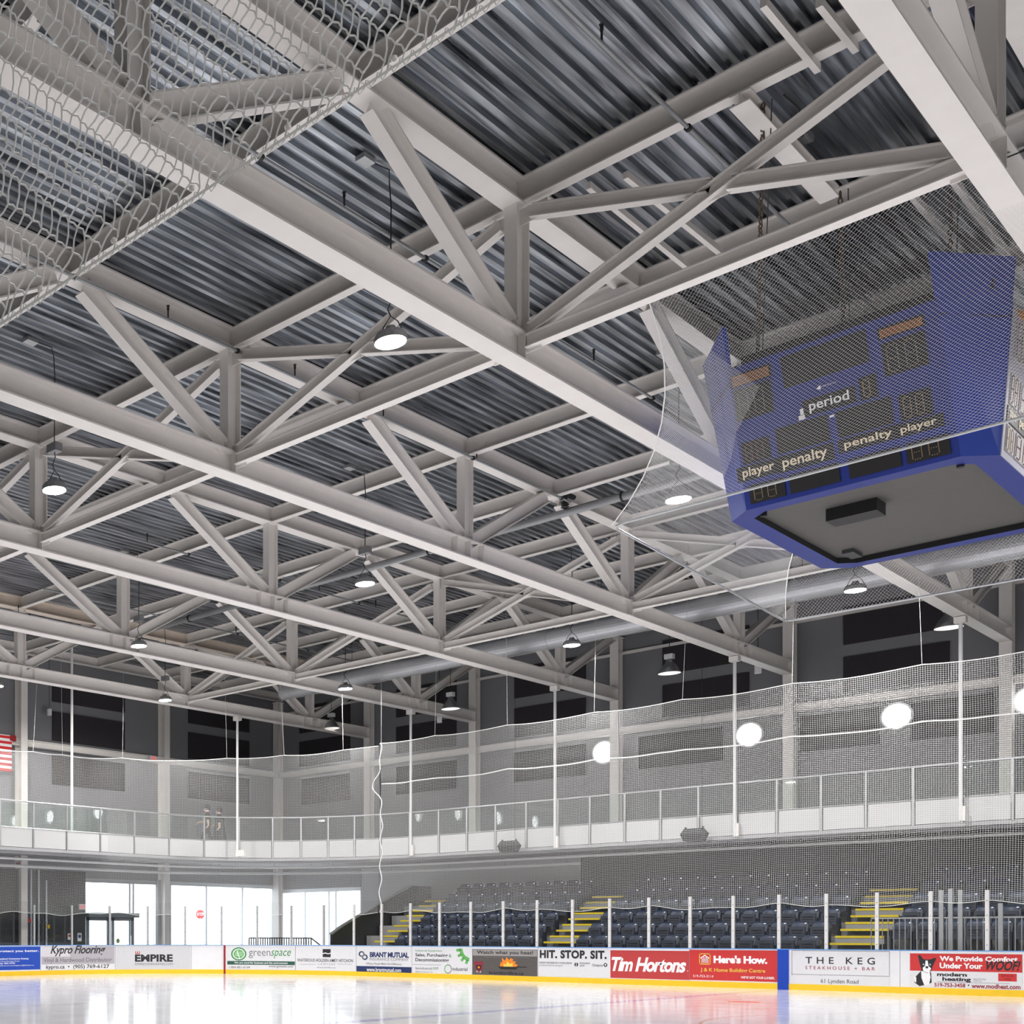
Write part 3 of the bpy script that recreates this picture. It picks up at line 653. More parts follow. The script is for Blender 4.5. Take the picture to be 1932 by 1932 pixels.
# ------------------------------------------------------------------ net tent around the scoreboard
def hexnet(grid, r, nu, nv, rowstep, mb):
    """diamond mesh: two families of diagonal threads over grid(a,b), a,b in 0..1"""
    for sgn in (1, -1):
        for k in range(-nv, nu + 1):
            pts = []
            for j in range(0, nv + 1, rowstep):
                i = k + (j if sgn > 0 else nv - j)
                if 0 <= i <= nu: pts.append(grid(i / nu, j / nv))
            if len(pts) > 1: mb.tube(pts, r, 3, caps=False)
ring = [np.array(p, float) for p in ((-9.68, 21.0, 8.5), (-3.3, 21.0, 8.5), (-3.3, 29.0, 8.15), (-9.72, 29.0, 8.15))]
waist = [np.array(p, float) for p in ((-8.15, 19.3, 9.30), (-3.2, 19.4, 9.5), (-3.2, 27.3, 9.5), (-8.6, 26.6, 9.4))]
top = [np.array(p, float) for p in ((-7.45, 17.25, 10.22), (-1.9, 17.25, 10.22), (-1.9, 27.5, 10.3), (-7.6, 27.2, 10.3))]
NT = thing('scoreboard_net', 'white diamond mesh net tented around the scoreboard with a rigid rim', 'net', (-6.5, 25, 8.15))
for i, nm in enumerate(('near', 'right', 'far', 'left')):
    j = (i + 1) % 4
    def g(a, b, i=i, j=j):
        lo = ring[i] * (1 - a) + ring[j] * a; md = waist[i] * (1 - a) + waist[j] * a; hi = top[i] * (1 - a) + top[j] * a
        return lo * (1 - b) ** 2 + (md * 2 - (lo + hi) / 2) * 2 * b * (1 - b) + hi * b * b
    L = np.linalg.norm(ring[j] - ring[i]); H = np.linalg.norm(g(.5, 1) - g(.5, .5)) + np.linalg.norm(g(.5, .5) - g(.5, 0))
    nu, nv = int(L / .066), int(H / .066)
    m = MB(); hexnet(g, .0013, nu, nv, 2 if nv > 8 else 1, m); m.build('net_mesh', M['thread'], NT)
m = MB(); rp_ = []
for i in range(4):
    c = ring[i]; a = unit(ring[i - 1] - c) * .22; b = unit(ring[(i + 1) % 4] - c) * .22
    rp_ += [c + a, c + (a + b) * .25, c + b]
m.tube(rp_, .022, 8, closed=True); m.build('rim', M['alu'], NT)
MB().tube([top[0], top[1]], .009, 5).build('top_cable', M['cord'], NT)
for i in range(4):
    MB().tube([ring[i] * (1 - b) ** 2 + (waist[i] * 2 - (ring[i] + top[i]) / 2) * 2 * b * (1 - b) + top[i] * b * b for b in np.linspace(0, 1, 9)], .010, 5).build('corner_rope', M['rope'], NT)

# ------------------------------------------------------------------ balcony with glass balustrade
BX, BY, BR = -32.3, 40.45, 7.0; BC = (BX + BR, BY - BR)
def bal_path(off=0.0, n=28):
    p = [(BX - off, y) for y in (12, 16, 20, 24, 28, 31)]
    p += [(BC[0] - (BR + off) * cos(a), BC[1] + (BR + off) * sin(a)) for a in np.linspace(0, pi / 2, n)]
    return p + [(x, BY + off) for x in (-24, -20, -16, -12, -8, -4, 0, 4)]
def resample(path, z=0):
    P = np.array([(x, y, z) for x, y in path], float); S = np.concatenate([[0], np.cumsum(np.linalg.norm(np.diff(P, axis=0), axis=1))]); return P, S
class Path:
    def __init__(s, pts): s.P, s.S = resample(pts); s.L = s.S[-1]
    def pos(s, t): return np.array([np.interp(t, s.S, s.P[:, k]) for k in range(2)])
    def nrm(s, t):
        d = s.pos(min(t + .05, s.L)) - s.pos(max(t - .05, 0)); d /= np.linalg.norm(d); return np.array([d[1], -d[0]])   # to the right of travel
    def table(s, z, t0=0, t1=None):
        s.tt = np.linspace(t0, s.L if t1 is None else t1, 1200); s.uu = np.array([pj((*s.pos(t), z))[0] for t in s.tt])
    def s_of(s, u): return float(np.interp(u, s.uu, s.tt))
BP = Path(bal_path()); BP.table(6.1)
m = MB(); e = bal_path(.02); zt, zb = 4.95, 4.50
far = [(XEND, 12)] + [(XEND, YW)] + [(4, YW)]
ring_ = [(x, y) for x, y in e] + [(4, YW), (XEND, YW), (XEND, 12)]
n = len(ring_)
m.add([(x, y, zt) for x, y in ring_] + [(x, y, zb) for x, y in ring_], [tuple(range(n)), tuple(range(2 * n - 1, n - 1, -1))] + [(i, (i + 1) % n, n + (i + 1) % n, n + i) for i in range(n)])
struct(m.build('floor_balcony', M['conc'], origin=(-30, 40, zb)))
m = MB()
for off, z0, z1 in ((.0, 4.38, 4.485), (.28, 4.30, 4.38)):
    a, b = bal_path(off), bal_path(off + .22); n = len(a)
    m.add([(x, y, z) for z in (z0, z1) for q in (a, b) for x, y in q], [(i, i + 1, 2 * n + i + 1, 2 * n + i) for i in range(n - 1)] + [(i, n + i, n + i + 1, i + 1) for i in range(n - 1)] + [(n + i, 3 * n + i, 3 * n + i + 1, n + i + 1) for i in range(n - 1)])
struct(m.build('trim_6', M['wall_l'], origin=(-30, 40, 4.3)))
RAIL = thing('balcony_railing', 'glass and metal balcony railing with white lower panels curving round the rink corner', 'railing', (-28, 38, 4.5))
posts_px = [-60, 0, 63, 126, 189.4, 253.6, 318.8, 385, 451, 514, 567.8, 619, 669, 718, 773, 828, 881, 935, 993, 1053, 1113, 1179, 1246.5, 1318, 1390, 1466, 1549.5, 1634, 1723, 1815, 1911, 2010]
ps = [BP.s_of(u) for u in posts_px]
for s_ in ps:
    p = BP.pos(s_); nn = BP.nrm(s_)
    d = np.array([-nn[1], nn[0]])
    MB().box((p[0], p[1], 5.29), (.05, .05, 1.64), [(d[0], d[1], 0), (nn[0], nn[1], 0), (0, 0, 1)]).build('post', M['alu'], RAIL)
for a, b in zip(ps[:-1], ps[1:]):
    q0, q1 = BP.pos(a + .05), BP.pos(b - .05); nn = BP.nrm((a + b) / 2)
    t3 = np.array([-nn[0], -nn[1], 0]) * .012
    MB().poly([(*q0, 5.20), (*q1, 5.20), (*q1, 6.03), (*q0, 6.03)], t3).build('glass_pane', M['bglass'], RAIL)
    MB().poly([(*q0, 4.50), (*q1, 4.50), (*q1, 5.15), (*q0, 5.15)], t3 * 2.5).build('white_panel', M['fascia'], RAIL)
line = [BP.pos(s_) for s_ in np.linspace(ps[0], ps[-1], 120)]
MB().tube([(*p, 6.10) for p in line], .030, 8).build('top_rail', M['alu'], RAIL)
MB().tube([(*p, 5.175) for p in line], .022, 6).build('mid_rail', M['alu'], RAIL)
# pipes below the balcony edge
def edge_pipe(off, z, s0, s1, r, label):
    q = Path(bal_path(off)); m = MB(); m.tube([(*q.pos(s_), z) for s_ in np.linspace(s0 * q.L, s1 * q.L, 60)], r, 8)
    o = m.build('service_pipe', M['white']); tag(o, label, 'pipe', 'white pipes under the balcony')
    for s_ in np.linspace(s0 * q.L + .5, s1 * q.L - .5, 14):
        MB().tube([(*q.pos(s_), z), (*q.pos(s_), 4.62)], .012, 5).build('hanger_rod', M['pipe'], o)
edge_pipe(.85, 4.16, .12, .98, .045, 'white pipe following the underside of the curved balcony edge')
edge_pipe(2.0, 3.98, .14, .62, .055, 'second white pipe under the balcony in front of the windows')

# ------------------------------------------------------------------ ground-floor windows, door, outside
def wframe(name, p0, p1, ztop, mull, axis):
    """p0,p1: wall coordinates; mull: list of coordinates of mullions"""
    f = MB(); k = .07
    def bx(a, b, z0, z1, dep=.12):
        if axis == 'X': f.bb((XEND - .16, a, z0), (XEND - .16 + dep, b, z1))
        else: f.bb((a, YW + .06, z0), (b, YW + .06 + dep, z1))
    bx(p0, p0 + k, 0, ztop); bx(p1 - k, p1, 0, ztop); bx(p0, p1, ztop - .16, ztop)
    for c in mull: bx(c - .04, c + .04, 0, ztop - .16)
    o = struct(f.build(name, M['alu'], origin=((XEND, (p0 + p1) / 2, 0) if axis == 'X' else ((p0 + p1) / 2, YW, 0))))
    g = MB()
    if axis == 'X': g.bb((XEND - .11, p0, 0), (XEND - .10, p1, ztop - .16))
    else: g.bb((p0, YW + .11, 0), (p1, YW + .12, ztop - .16))
    g.build('pane', M['wglass'], o)
wy = lambda u: float(at(u, 1700, X=XEND)[1]); wx = lambda u: float(at(u, 1700, Y=YW)[0])
wframe('window_1', 32.75, 37.0, 3.75, [wy(246), wy(253)], 'X')
wframe('window_2', 37.3, 44.75, 3.75, [wy(323), wy(391), wy(459)], 'X')
wframe('window_3', XEND + .1, -31.6, 3.55, [wx(574), wx(619), wx(632)], 'Y')
struct(MB().bb((XEND - .2, 36.95, -.02), (XEND + .05, 37.35, 3.8)).build('trim_7', M['wall_l']))
# double entrance door
D = bpy.data.objects.new('door_1', None); COL.objects.link(D); y0, y1 = wy(163), wy(252); D.location = (XEND, (y0 + y1) / 2, 0); ORG[D] = np.array(D.location); struct(D)
df = mat('door_frame', (.28, .32, .34), .45, .4)
m = MB(); m.bb((XEND - .08, y0 - .1, 2.16), (XEND + .25, y1 + .1, 2.34)); m.build('canopy', df, D)
ym = (y0 + y1) / 2
for a, b in ((y0, ym - .06), (ym + .06, y1)):
    m = MB()
    for (c, d, z0, z1) in ((a, a + .14, 0, 2.16), (b - .14, b, 0, 2.16), (a, b, 2.02, 2.16), (a, b, 0, .25)): m.bb((XEND - .04, c, z0), (XEND + .03, d, z1))
    lf = m.build('door_leaf', df, D)
    MB().bar((XEND + .06, b - .2, .9), (XEND + .06, b - .2, 1.4), .03).build('push_handle', M['alu'], lf)
MB().lathe((XEND + .045, wy(221), 1.18), [(0, 0), (.10, 0), (.10, .01)], 20, ax=0).build('round_sticker', mat('green_sticker', (.25, .45, .12), .5), D)
# outside ground and stop sign
struct(MB().add([(-200, -40, -.1), (XEND - .25, -40, -.1), (XEND - .25, YW + .3, -.1), (20, YW + .3, -.1), (20, 200, -.1), (-200, 200, -.1)], [(0, 1, 2, 3, 4, 5)]).build('ground_outside', mat('snow', (.85, .87, .9), .8), origin=(-60, 80, -.1)))
c = np.array(at(378, 1725, X=-72.0)); nn = unit(np.array([0, 0, c[2]]) - c); nn[2] = 0; nn = unit(nn); rt = np.array([-nn[1], nn[0], 0])
T = thing('stop_sign', 'red octagonal STOP sign on a post, seen outside through the window', 'road sign', (c[0], c[1], -.1))
oct_ = [c + rt * .42 * cos(R(22.5 + 45 * k)) + np.array([0, 0, .42]) * sin(R(22.5 + 45 * k)) for k in range(8)]
MB().poly(oct_, -nn * .02).build('sign_face', mat('sign_red', (.7, .05, .05), .5, emit=.0), T)
v, f = letters('STOP', .02); MB().add([c + nn * .02 + rt * (a - .5) * .62 + np.array([0, 0, (b - .5) * .26]) for a, b in v], f).build('lettering', M['wht'], T)
MB().bar((c[0], c[1], -.1), (c[0], c[1], c[2] - .3), .06).build('post', M['alu'], T)

# wall fittings at the left
def exit_sign(c, axis, label):
    c = np.array(c, float); t = thing('exit_sign', label, 'sign', tuple(c))
    ex, dp = (np.array((0, 1, 0)), np.array((1, 0, 0))) if axis == 'X' else (np.array((1, 0, 0)), np.array((0, -1, 0)))
    MB().box(c, (.34, .06, .22), [ex, dp, (0, 0, 1)]).build('case', M['wht'], t)
    v, f = letters('EXIT', .02); MB().add([c + dp * .034 + ex * (a - .5) * .27 * 1 + np.array([0, 0, (b - .5) * .13]) for a, b in v], f).build('lettering', M['exit'], t)
exit_sign(at(155, 1711, X=XEND + .14), 'X', 'white EXIT sign with red letters beside the entrance door')
exit_sign(at(289, 1431, X=XEND + .45), 'X', 'small red EXIT sign high on the end wall column')
t = thing('flag', 'red and white striped flag hanging at far left edge of end wall', 'flag', (XEND + .3, 27.3, 7.75))
m = MB(); m2 = MB()
ya, yb_ = 25.0, float(at(22, 1425, X=XEND + .3)[1])
for k in range(13):
    z0 = 7.72 + k * .105
    (m if k % 2 == 0 else m2).bb((XEND + .29, ya, z0), (XEND + .31, yb_, z0 + .105))
m.build('red_stripes', M['red'], t); m2.build('white_stripes', M['wht'], t)
MB().bb((XEND + .28, ya, 8.36), (XEND + .32, ya + 1.4, 9.08)).build('blue_canton', M['navy'], t)
MB().tube([(XEND + .3, ya - .2, 9.10), (XEND + .3, yb_ + .1, 9.10)], .02, 6).build('rod', M['wht'], t)
tag(MB().box(at(23, 1393, X=XEND + .26), (.12, .30, .22)).build('alarm_box', M['dkred']), 'small dark red alarm box on left column above the flag', 'alarm')
tag(MB().box(at(35, 1632, X=XEND + .14), (.10, .22, .16)).build('alarm_box', M['dkred']), 'small red alarm box on dark wall under the balcony', 'alarm')
for i, (u, lb) in enumerate(((58, 'leftmost of three'), (72.5, 'middle one of three'), (87, 'rightmost of three'))):
    p = at(u, 1700, X=XEND + .16)
    o = MB().tube([(p[0], p[1], .0), (p[0], p[1], 4.0 if i < 2 else 3.6)], .045, 8).build('standpipe', M['galv']); tag(o, f'grey vertical pipe on the dark wall at left, {lb}', 'pipe', 'vertical pipes on the dark wall')
    for zz in (1.3, 1.9): MB().lathe((p[0], p[1], zz), [(.05, 0), (.07, .0), (.07, .06), (.05, .06)], 8).build('coupling', M['pipe'], o)
    if i != 1: MB().box((p[0] + .06, p[1] + (.06 if i else -.12), 2.0 - .12 * i), (.06, .12, .16)).build('valve_handle', M['yellow'] if i else M['red'], o, label='yellow valve handle' if i else 'red valve handle')
for u, v, w_, h_, mt, lb in ((131, 1767, .18, .26, 'red', 'small red and white notice on dark wall left of the door'), (150, 1768, .22, .34, 'wht', 'small white notice with blue mark beside the entrance door')):
    p = at(u, v, X=XEND + .10); o = MB().box(p, (.012, w_, h_)).build('wall_notice', M['wht']); tag(o, lb, 'notice', 'notices by the door')
    MB().box(p + (.008, 0, .03), (.006, w_ * .6, h_ * .35)).build('notice_mark', M['red'] if mt == 'red' else M['s_blue'], o)

# ------------------------------------------------------------------ stands: terrace, aisles, seats
TR, TP, Y1S = .40, .85, 37.85
m = MB(); XS0, XS1 = -28.1, 3.0
prof = [(Y1S - .9, -.02)]
m.bb((XS0, Y1S, -.02), (XS1, YW, .2))
for k in range(1, 7): m.bb((XS0, Y1S + TP * k, .2 + TR * (k - 1)), (XS1, YW, .2 + TR * k))
struct(m.build('floor_terrace', M['conc'], origin=(-12, 41, 0)))
AIS = [(-27.15, -26.2, 'left end of the stands'), (-20.5, -19.42, 'between the left and middle seat blocks'), (-12.15, -10.98, 'between the middle and right seat blocks')]
for a, b, lb in AIS:
    t = thing('aisle_stairs', f'concrete aisle stairs with yellow step edges, {lb}', 'stairs', ((a + b) / 2, Y1S, 0), 'aisle stairs in the stands')
    for j in range(14):
        y = Y1S - .42 + j * .425; z = .2 * (j + 1) - .1 * 0
        if j % 2 == 0 or j == 0: MB().bb((a, y, max(z - .22, -.02)), (b, y + .43, z - .0)).build('step', M['conc'], t)
        MB().bb((a, y - .012, z - .05), (b, y + .07, z + .012)).build('yellow_nosing', M['stepy'], t)
def seat_proto():
    t = thing('stadium_seat', 'seat', 'seat', (0, 0, 0), 'navy seats in the stands')
    W = .46
    v = []; f = []
    zs = np.linspace(.38, .84, 6); xs_ = np.linspace(-1, 1, 9)
    def P(x, z, th):
        rnd = 1 - .16 * max(0, (z - .74) / .10) * abs(x) ** 4
        return (x * W / 2 * (1 - .06 * (z - .38) / .46), .17 * (z - .38) / .46 + .045 * (1 - x * x) + th, z - .05 * max(0, (z - .70) / .14) * abs(x) ** 6)
    for th in (0, .035):
        for z in zs:
            for x in xs_: v.append(P(x, z, th))
    nx, nz = 9, 6
    for l in (0, 1):
        for a in range(nz - 1):
            for b in range(nx - 1):
                i = l * nx * nz + a * nx + b; q = (i, i + 1, i + nx + 1, i + nx); f.append(q if l == 0 else q[::-1])
    o = nx * nz
    for b in range(nx - 1): f += [((nz - 1) * nx + b, (nz - 1) * nx + b + 1, o + (nz - 1) * nx + b + 1, o + (nz - 1) * nx + b), (b + 1, b, o + b, o + b + 1)]
    for a in range(nz - 1): f += [(a * nx, (a + 1) * nx, o + (a + 1) * nx, o + a * nx), ((a + 1) * nx + nx - 1, a * nx + nx - 1, o + a * nx + nx - 1, o + (a + 1) * nx + nx - 1)]
    MB().add(v, f).build('backrest', M['seat'], t, smooth=True)
    m = MB(); m.box((0, -.075, .50), (.40, .055, .36), [(1, 0, 0), (0, .985, -.17), (0, .17, .985)])
    for zz in (.42, .50, .58): m.box((0, -.112, zz), (.28, .02, .016))
    m.build('seat_pan', M['seat2'], t)
    for sx in (-1, 1): MB().box((sx * .235, .0, .265), (.035, .26, .53)).build('side_bracket', M['seat2'], t)
    MB().box((.15, .125, .775), (.05, .012, .034), [(1, 0, 0), (0, .94, -.34), (0, .34, .94)]).build('number_plate', M['wht'], t)
    return t
S0 = seat_proto(); used = [False]
ROWN = ['front', 'second', 'third', 'fourth', 'fifth', 'sixth', 'back']
BLK = [('left', -26.15, -20.6), ('middle', -19.3, -12.25), ('right', -10.85, -4.6)]
for bn, a, b in BLK:
    for k in range(7):
        if bn == 'right' and k == 1: continue
        bb_ = -8.4 if (bn == 'right' and k == 0) else b
        n = int((bb_ - a) / .535); off = (bb_ - a - n * .535) / 2 if not (bn == 'right') else 0
        for i in range(n):
            x = a + off + .535 * (i + .5)
            lb = f'navy folding seat, {ORD[i + 1]} from the left in {ROWN[k]} row of {bn} block'
            pos = (x, Y1S + .50 + TP * k, .2 + TR * k)
            if not used[0]:
                S0.location = pos; S0['label'] = lb; used[0] = True; ORG[S0] = np.array(pos)
                base = np.array(pos)
            else: dup(S0, np.array(pos) - base, lb)
# sloping black guard wall at the left end of the stands
m = MB(); m.poly([(-28.15, 38.3, -.02), (-28.15, YW, -.02), (-28.15, YW, 3.45), (-28.15, 43.6, 3.45), (-28.15, 41.2, 2.62), (-28.15, 38.9, 1.75), (-28.15, 38.3, 1.45)], (-.12, 0, 0))
o = m.build('guard_wall', M['darkpanel']); tag(o, 'black sloping guard wall at the left end of the seating', 'wall panel')
m = MB()
for p, q in (((38.25, 1.47), (38.9, 1.77)), ((38.9, 1.77), (41.2, 2.64)), ((41.2, 2.64), (43.6, 3.47))): m.bar((-28.2, p[0], p[1]), (-28.2, q[0], q[1]), .14, .05)
m.build('cap_rail', M['alu'], o)
# platform rail in front of the right block
t = thing('platform_railing', 'grey barred railing in front of the right seat block', 'railing', (-9, 38.5, .8))
x0, x1 = -10.75, -4.8
for i in range(int((x1 - x0) / .125)):
    MB().bar((x0 + i * .125, 38.10, .6), (x0 + i * .125, 38.10, 1.86), .02).build('baluster', M['alu'], t)
MB().bar((x0, 38.10, 1.88), (x1, 38.10, 1.88), .04).build('top_rail', M['alu'], t)
struct(MB().bb((-8.3, 38.2, .2), (x1, 39.1, .62)).build('floor_platform', M['conc']))
# low railing with handrail by the windows
t = thing('ramp_railing', 'dark barred railing with sloping handrail before the bright windows', 'railing', (-33, 40, .6))
pa = np.array(at(470, 1770, Y=40.0)); pb = np.array(at(587, 1770, Y=40.0))
nb = 26
for i in range(nb + 1):
    p = pa + (pb - pa) * i / nb; MB().bar((p[0], p[1], 0), (p[0], p[1], 1.28), .035).build('baluster', M['dark'], t)
MB().bar((pa[0], 40, 1.30), (pb[0], 40, 1.30), .05).build('top_rail', M['dark'], t)
MB().tube([(pb[0], 40, 1.30), (pb[0] + .9, 40, .72)], .03, 6).build('handrail', M['dark'], t)
MB().tube([(pb[0] - .7, 39.9, .98), (pb[0] + .35, 39.9, .98), (pb[0] + .9, 39.9, .66)], .025, 6).build('handrail', M['dark'], t)

# ------------------------------------------------------------------ dasher boards, glass, adverts
KP = Path(rink_path()[::-1]); KP.table(.55, KP.L * .02, KP.L * .80)
BXU = [-60, 0, 220, 424, 790, 1150, 1480, 1860, 2000]; BT = [1774.5, 1775.6, 1780, 1783.1, 1789.3, 1793.4, 1794.8, 1793.7, 1793]; BB = [1833.6, 1833.8, 1835.1, 1838.2, 1849.3, 1862.4, 1871.4, 1880.9, 1884.4]
HB = 1.07
def bz(u, v): a, b = np.interp(u, BXU, BT), np.interp(u, BXU, BB); return HB * (b - v) / (b - a)
def kp(s_, z, off=0.0): p = KP.pos(s_) + KP.nrm(s_) * off; return np.array([p[0], p[1], z])
SGN = 1.0 if np.dot(KP.nrm(KP.s_of(1200)), (0, -1)) > 0 else -1.0      # toward the ice
s_a, s_b = KP.s_of(-120), KP.s_of(2150)
BOARD = thing('dasher_boards', 'white rink boards with yellow kick plate running along the far side', 'rink boards', (-18, 35.6, 0))
def strip(z0, z1, o0, o1, sa=s_a, sb=s_b, n=500):
    ss = np.linspace(sa, sb, n); vs = []; fs = []
    for s_ in ss: vs += [kp(s_, z0, o0 * SGN), kp(s_, z0, o1 * SGN), kp(s_, z1, o1 * SGN), kp(s_, z1, o0 * SGN)]
    for i in range(n - 1):
        for k in range(4): fs.append((i * 4 + k, i * 4 + (k + 1) % 4, (i + 1) * 4 + (k + 1) % 4, (i + 1) * 4 + k))
    fs += [(0, 1, 2, 3), ((n - 1) * 4 + 3, (n - 1) * 4 + 2, (n - 1) * 4 + 1, (n - 1) * 4)]
    return MB().add(vs, fs)
strip(.0, HB - .02, -.10, 0).build('board_panel', M['board'], BOARD)
strip(.0, .155, 0, .018).build('kick_plate', M['yellow'], BOARD)
strip(HB - .02, HB, -.14, .02).build('cap_rail', mat('cap_blue', (.10, .30, .65), .4), BOARD)
def stripe(u0, u1, z0, z1, mt, nm, off=.022):
    a, b = KP.s_of(u0), KP.s_of(u1); return strip(z0, z1, 0, off, a, b, 3).build(nm, mt, BOARD)
stripe(422, 425.5, .0, HB - .02, M['dkred'], 'goal_line_stripe'); stripe(1467.5, 1488.5, .0, HB - .02, mat('line_blue', (.0, .05, .42), .4), 'blue_line_stripe')
for u in (-20, 76, 217.5, 361, 557.5, 672.3, 777.4, 1015, 1301, 1698): stripe(u - .25, u + .25, .16, HB - .02, M['ink2'], 'panel_joint', .004)

def adpanel(name, label, u0, u1, v0, v1, mt, at_u=None):
    um = (u0 + u1) / 2 if at_u is None else at_u
    a, b = KP.s_of(u0), KP.s_of(u1); zt, zb = bz(um, v0), bz(um, v1)
    o = strip(zb, zt, .001, .006, a, b, max(4, int((b - a) / .06))).build(name, mt); tag(o, label, 'advert board', 'advert sheets on the rink boards'); return o
def adtext(o, body, u0, v0, u1, v1, mt, bold=.0, shear=0.0, sp=1.0, part='lettering'):
    v, f = letters(body, bold, shear, sp); s0, s1 = KP.s_of(u0), KP.s_of(u1); um = (u0 + u1) / 2; z0, z1 = bz(um, v1), bz(um, v0)
    return MB().add([kp(s0 + (s1 - s0) * a, z0 + (z1 - z0) * b, .0085 * SGN) for a, b in v], f).build(part, mt, o)
def adrect(o, u0, v0, u1, v1, mt, part, off=.0075):
    um = (u0 + u1) / 2; a, b = KP.s_of(u0), KP.s_of(u1); return strip(bz(um, v1), bz(um, v0), .005, off, a, b, max(3, int((b - a) / .06))).build(part, mt, o)
def adpoly(o, pts, mt, part, off=.009):
    um = np.mean([p[0] for p in pts]); return MB().add([kp(KP.s_of(u), bz(um, v), off * SGN) for u, v in pts], [tuple(range(len(pts)))]).build(part, mt, o)
def addisc(o, u, v, ru, rv, mt, part, r0=0.0, off=.009, n=32, a0=0, a1=360):
    P = []; 
    for k in range(n + 1):
        a = R(a0 + (a1 - a0) * k / n); P.append(((u + ru * cos(a), v - rv * sin(a)), (u + ru * r0 * cos(a), v - rv * r0 * sin(a))))
    vs = [kp(KP.s_of(p[0]), bz(u, p[1]), off * SGN) for pr in P for p in pr]
    return MB().add(vs, [(2 * k, 2 * k + 2, 2 * k + 3, 2 * k + 1) for k in range(n)]).build(part, mt, o)
green = flat('logo_green', (.05, .26, .08)); dgreen = flat('dark_green', (.03, .10, .07)); gold = flat('gold', (.75, .50, .08)); orange = flat('flame', (.85, .25, .02)); flame2 = flat('flame_light', (.95, .62, .10)); brick = flat('rust', (.50, .10, .04)); maroon = flat('maroon', (.28, .03, .05)); lgreen = flat('leaf_green', (.12, .42, .10))
# 1 blue sheet
o = adpanel('advert_sheet', 'blue advert sheet with white lettering at far left of the boards', -45, 75.8, 1779.0, 1823, M['s_blue'], 38)
adtext(o, 'We can help protect you better.', -62, 1784.5, 73, 1789.8, M['wht'], .02); adtext(o, 'Brantford Commons Agency', -6, 1800, 54, 1804, M['wht'], .02); adtext(o, '300 King George Road', -6, 1804.8, 36, 1807.8, M['wht']); adtext(o, '(226) 400-9795', -6, 1808.6, 28, 1812, M['wht'], .02); adtext(o, 'brantfordcommonsagency@allstate.ca', -8, 1813.2, 64, 1816, M['wht'])
# 2 flooring
o = adpanel('advert_sheet', 'grey flooring advert with black brush script lettering', 77, 217, 1780, 1826, M['s_white'])
adrect(o, 78, 1781, 216, 1815, flat('photo_grey', (.42, .40, .43)), 'photo_backdrop', .0070); adrect(o, 78, 1781, 132, 1800, flat('photo_pale', (.62, .60, .63)), 'photo_wall', .0074)
adtext(o, 'Kypro Flooring', 95, 1779.5, 199, 1800, M['ink'], .02, .35, .95); adtext(o, 'Vinyl & Hardwood Distributor', 82, 1803, 211, 1813.5, M['ink2'], .005, 0, .95); adtext(o, 'kypro.ca  •  (905) 769-6127', 87, 1816, 206, 1825.5, M['ink'], .015)
# 3
o = adpanel('advert_sheet', 'pale advert sheet with small red crown mark and bold dark lettering', 219, 359.5, 1781.3, 1828.5, M['s_grey'])
adtext(o, 'EMPIRE', 254.5, 1799.5, 326, 1813.5, M['ink'], .04); adtext(o, 'EMPIRECOMMUNITIES.COM', 254.5, 1816, 326, 1820, M['ink2'])
for k in range(3): adrect(o, 255 + k * 3.6, 1793, 256.6 + k * 3.6, 1798, brick, 'crown_mark')
adrect(o, 255, 1796.6, 263.8, 1798, brick, 'crown_mark')
# 4
o = adpanel('advert_sheet', 'white advert with round green leaf logo and dark green band', 428.5, 557, 1784.2, 1832, M['s_white'])
addisc(o, 450.5, 1801, 14.5, 12.6, green, 'logo_ring', .82); addisc(o, 450.5, 1801, 9.5, 8.2, lgreen, 'logo_globe')
adpoly(o, [(447, 1794), (448.4, 1794), (449.6, 1801), (453.5, 1810), (452, 1810), (448.2, 1802)], M['wht'], 'logo_vein', .011)
for dv in (-3.2, 0, 3.2): adrect(o, 443.5, 1800.6 + dv, 458, 1801.4 + dv, M['wht'], 'logo_vein', .0105)
adtext(o, 'green', 469.5, 1795.5, 510, 1810, M['ink2'], -.005); adtext(o, 'space', 511, 1795.5, 549, 1811, green, .0, .3)
adrect(o, 428.8, 1815.5, 556.5, 1822.5, dgreen, 'green_band'); adtext(o, 'We are good for business and the environment', 442, 1817, 543, 1821.5, M['wht'], .02)
adtext(o, '1-866-861-6164', 432, 1823.8, 471.5, 1828.5, M['ink2'], .01); adtext(o, 'www.gswaste.com', 507, 1824.5, 553, 1829.5, M['ink2'], .01)
# 5
o = adpanel('advert_sheet', 'white law firm advert with small black square logo', 558, 671.8, 1786, 1836, M['s_white'])
adrect(o, 609, 1794, 624, 1809.5, M['ink'], 'logo_square'); adpoly(o, [(609, 1802), (614, 1800.5), (619, 1802.4), (624, 1801), (624, 1802.6), (619, 1804), (614, 1802.4), (609, 1803.6)], M['wht'], 'logo_wave')
adtext(o, 'WATEROUS HOLDEN AMEY HITCHON', 561, 1812.5, 666, 1818.5, M['ink'], .008); adtext(o, 'LAWYERS', 601, 1821.3, 632, 1824.6, M['ink2'], 0, 0, 1.6); adrect(o, 566, 1822.6, 595, 1823.1, M['ink2'], 'rule'); adrect(o, 637, 1823.0, 664, 1823.5, M['ink2'], 'rule'); adtext(o, 'waterousholden.com', 598, 1828, 634, 1830.6, M['ink2'])
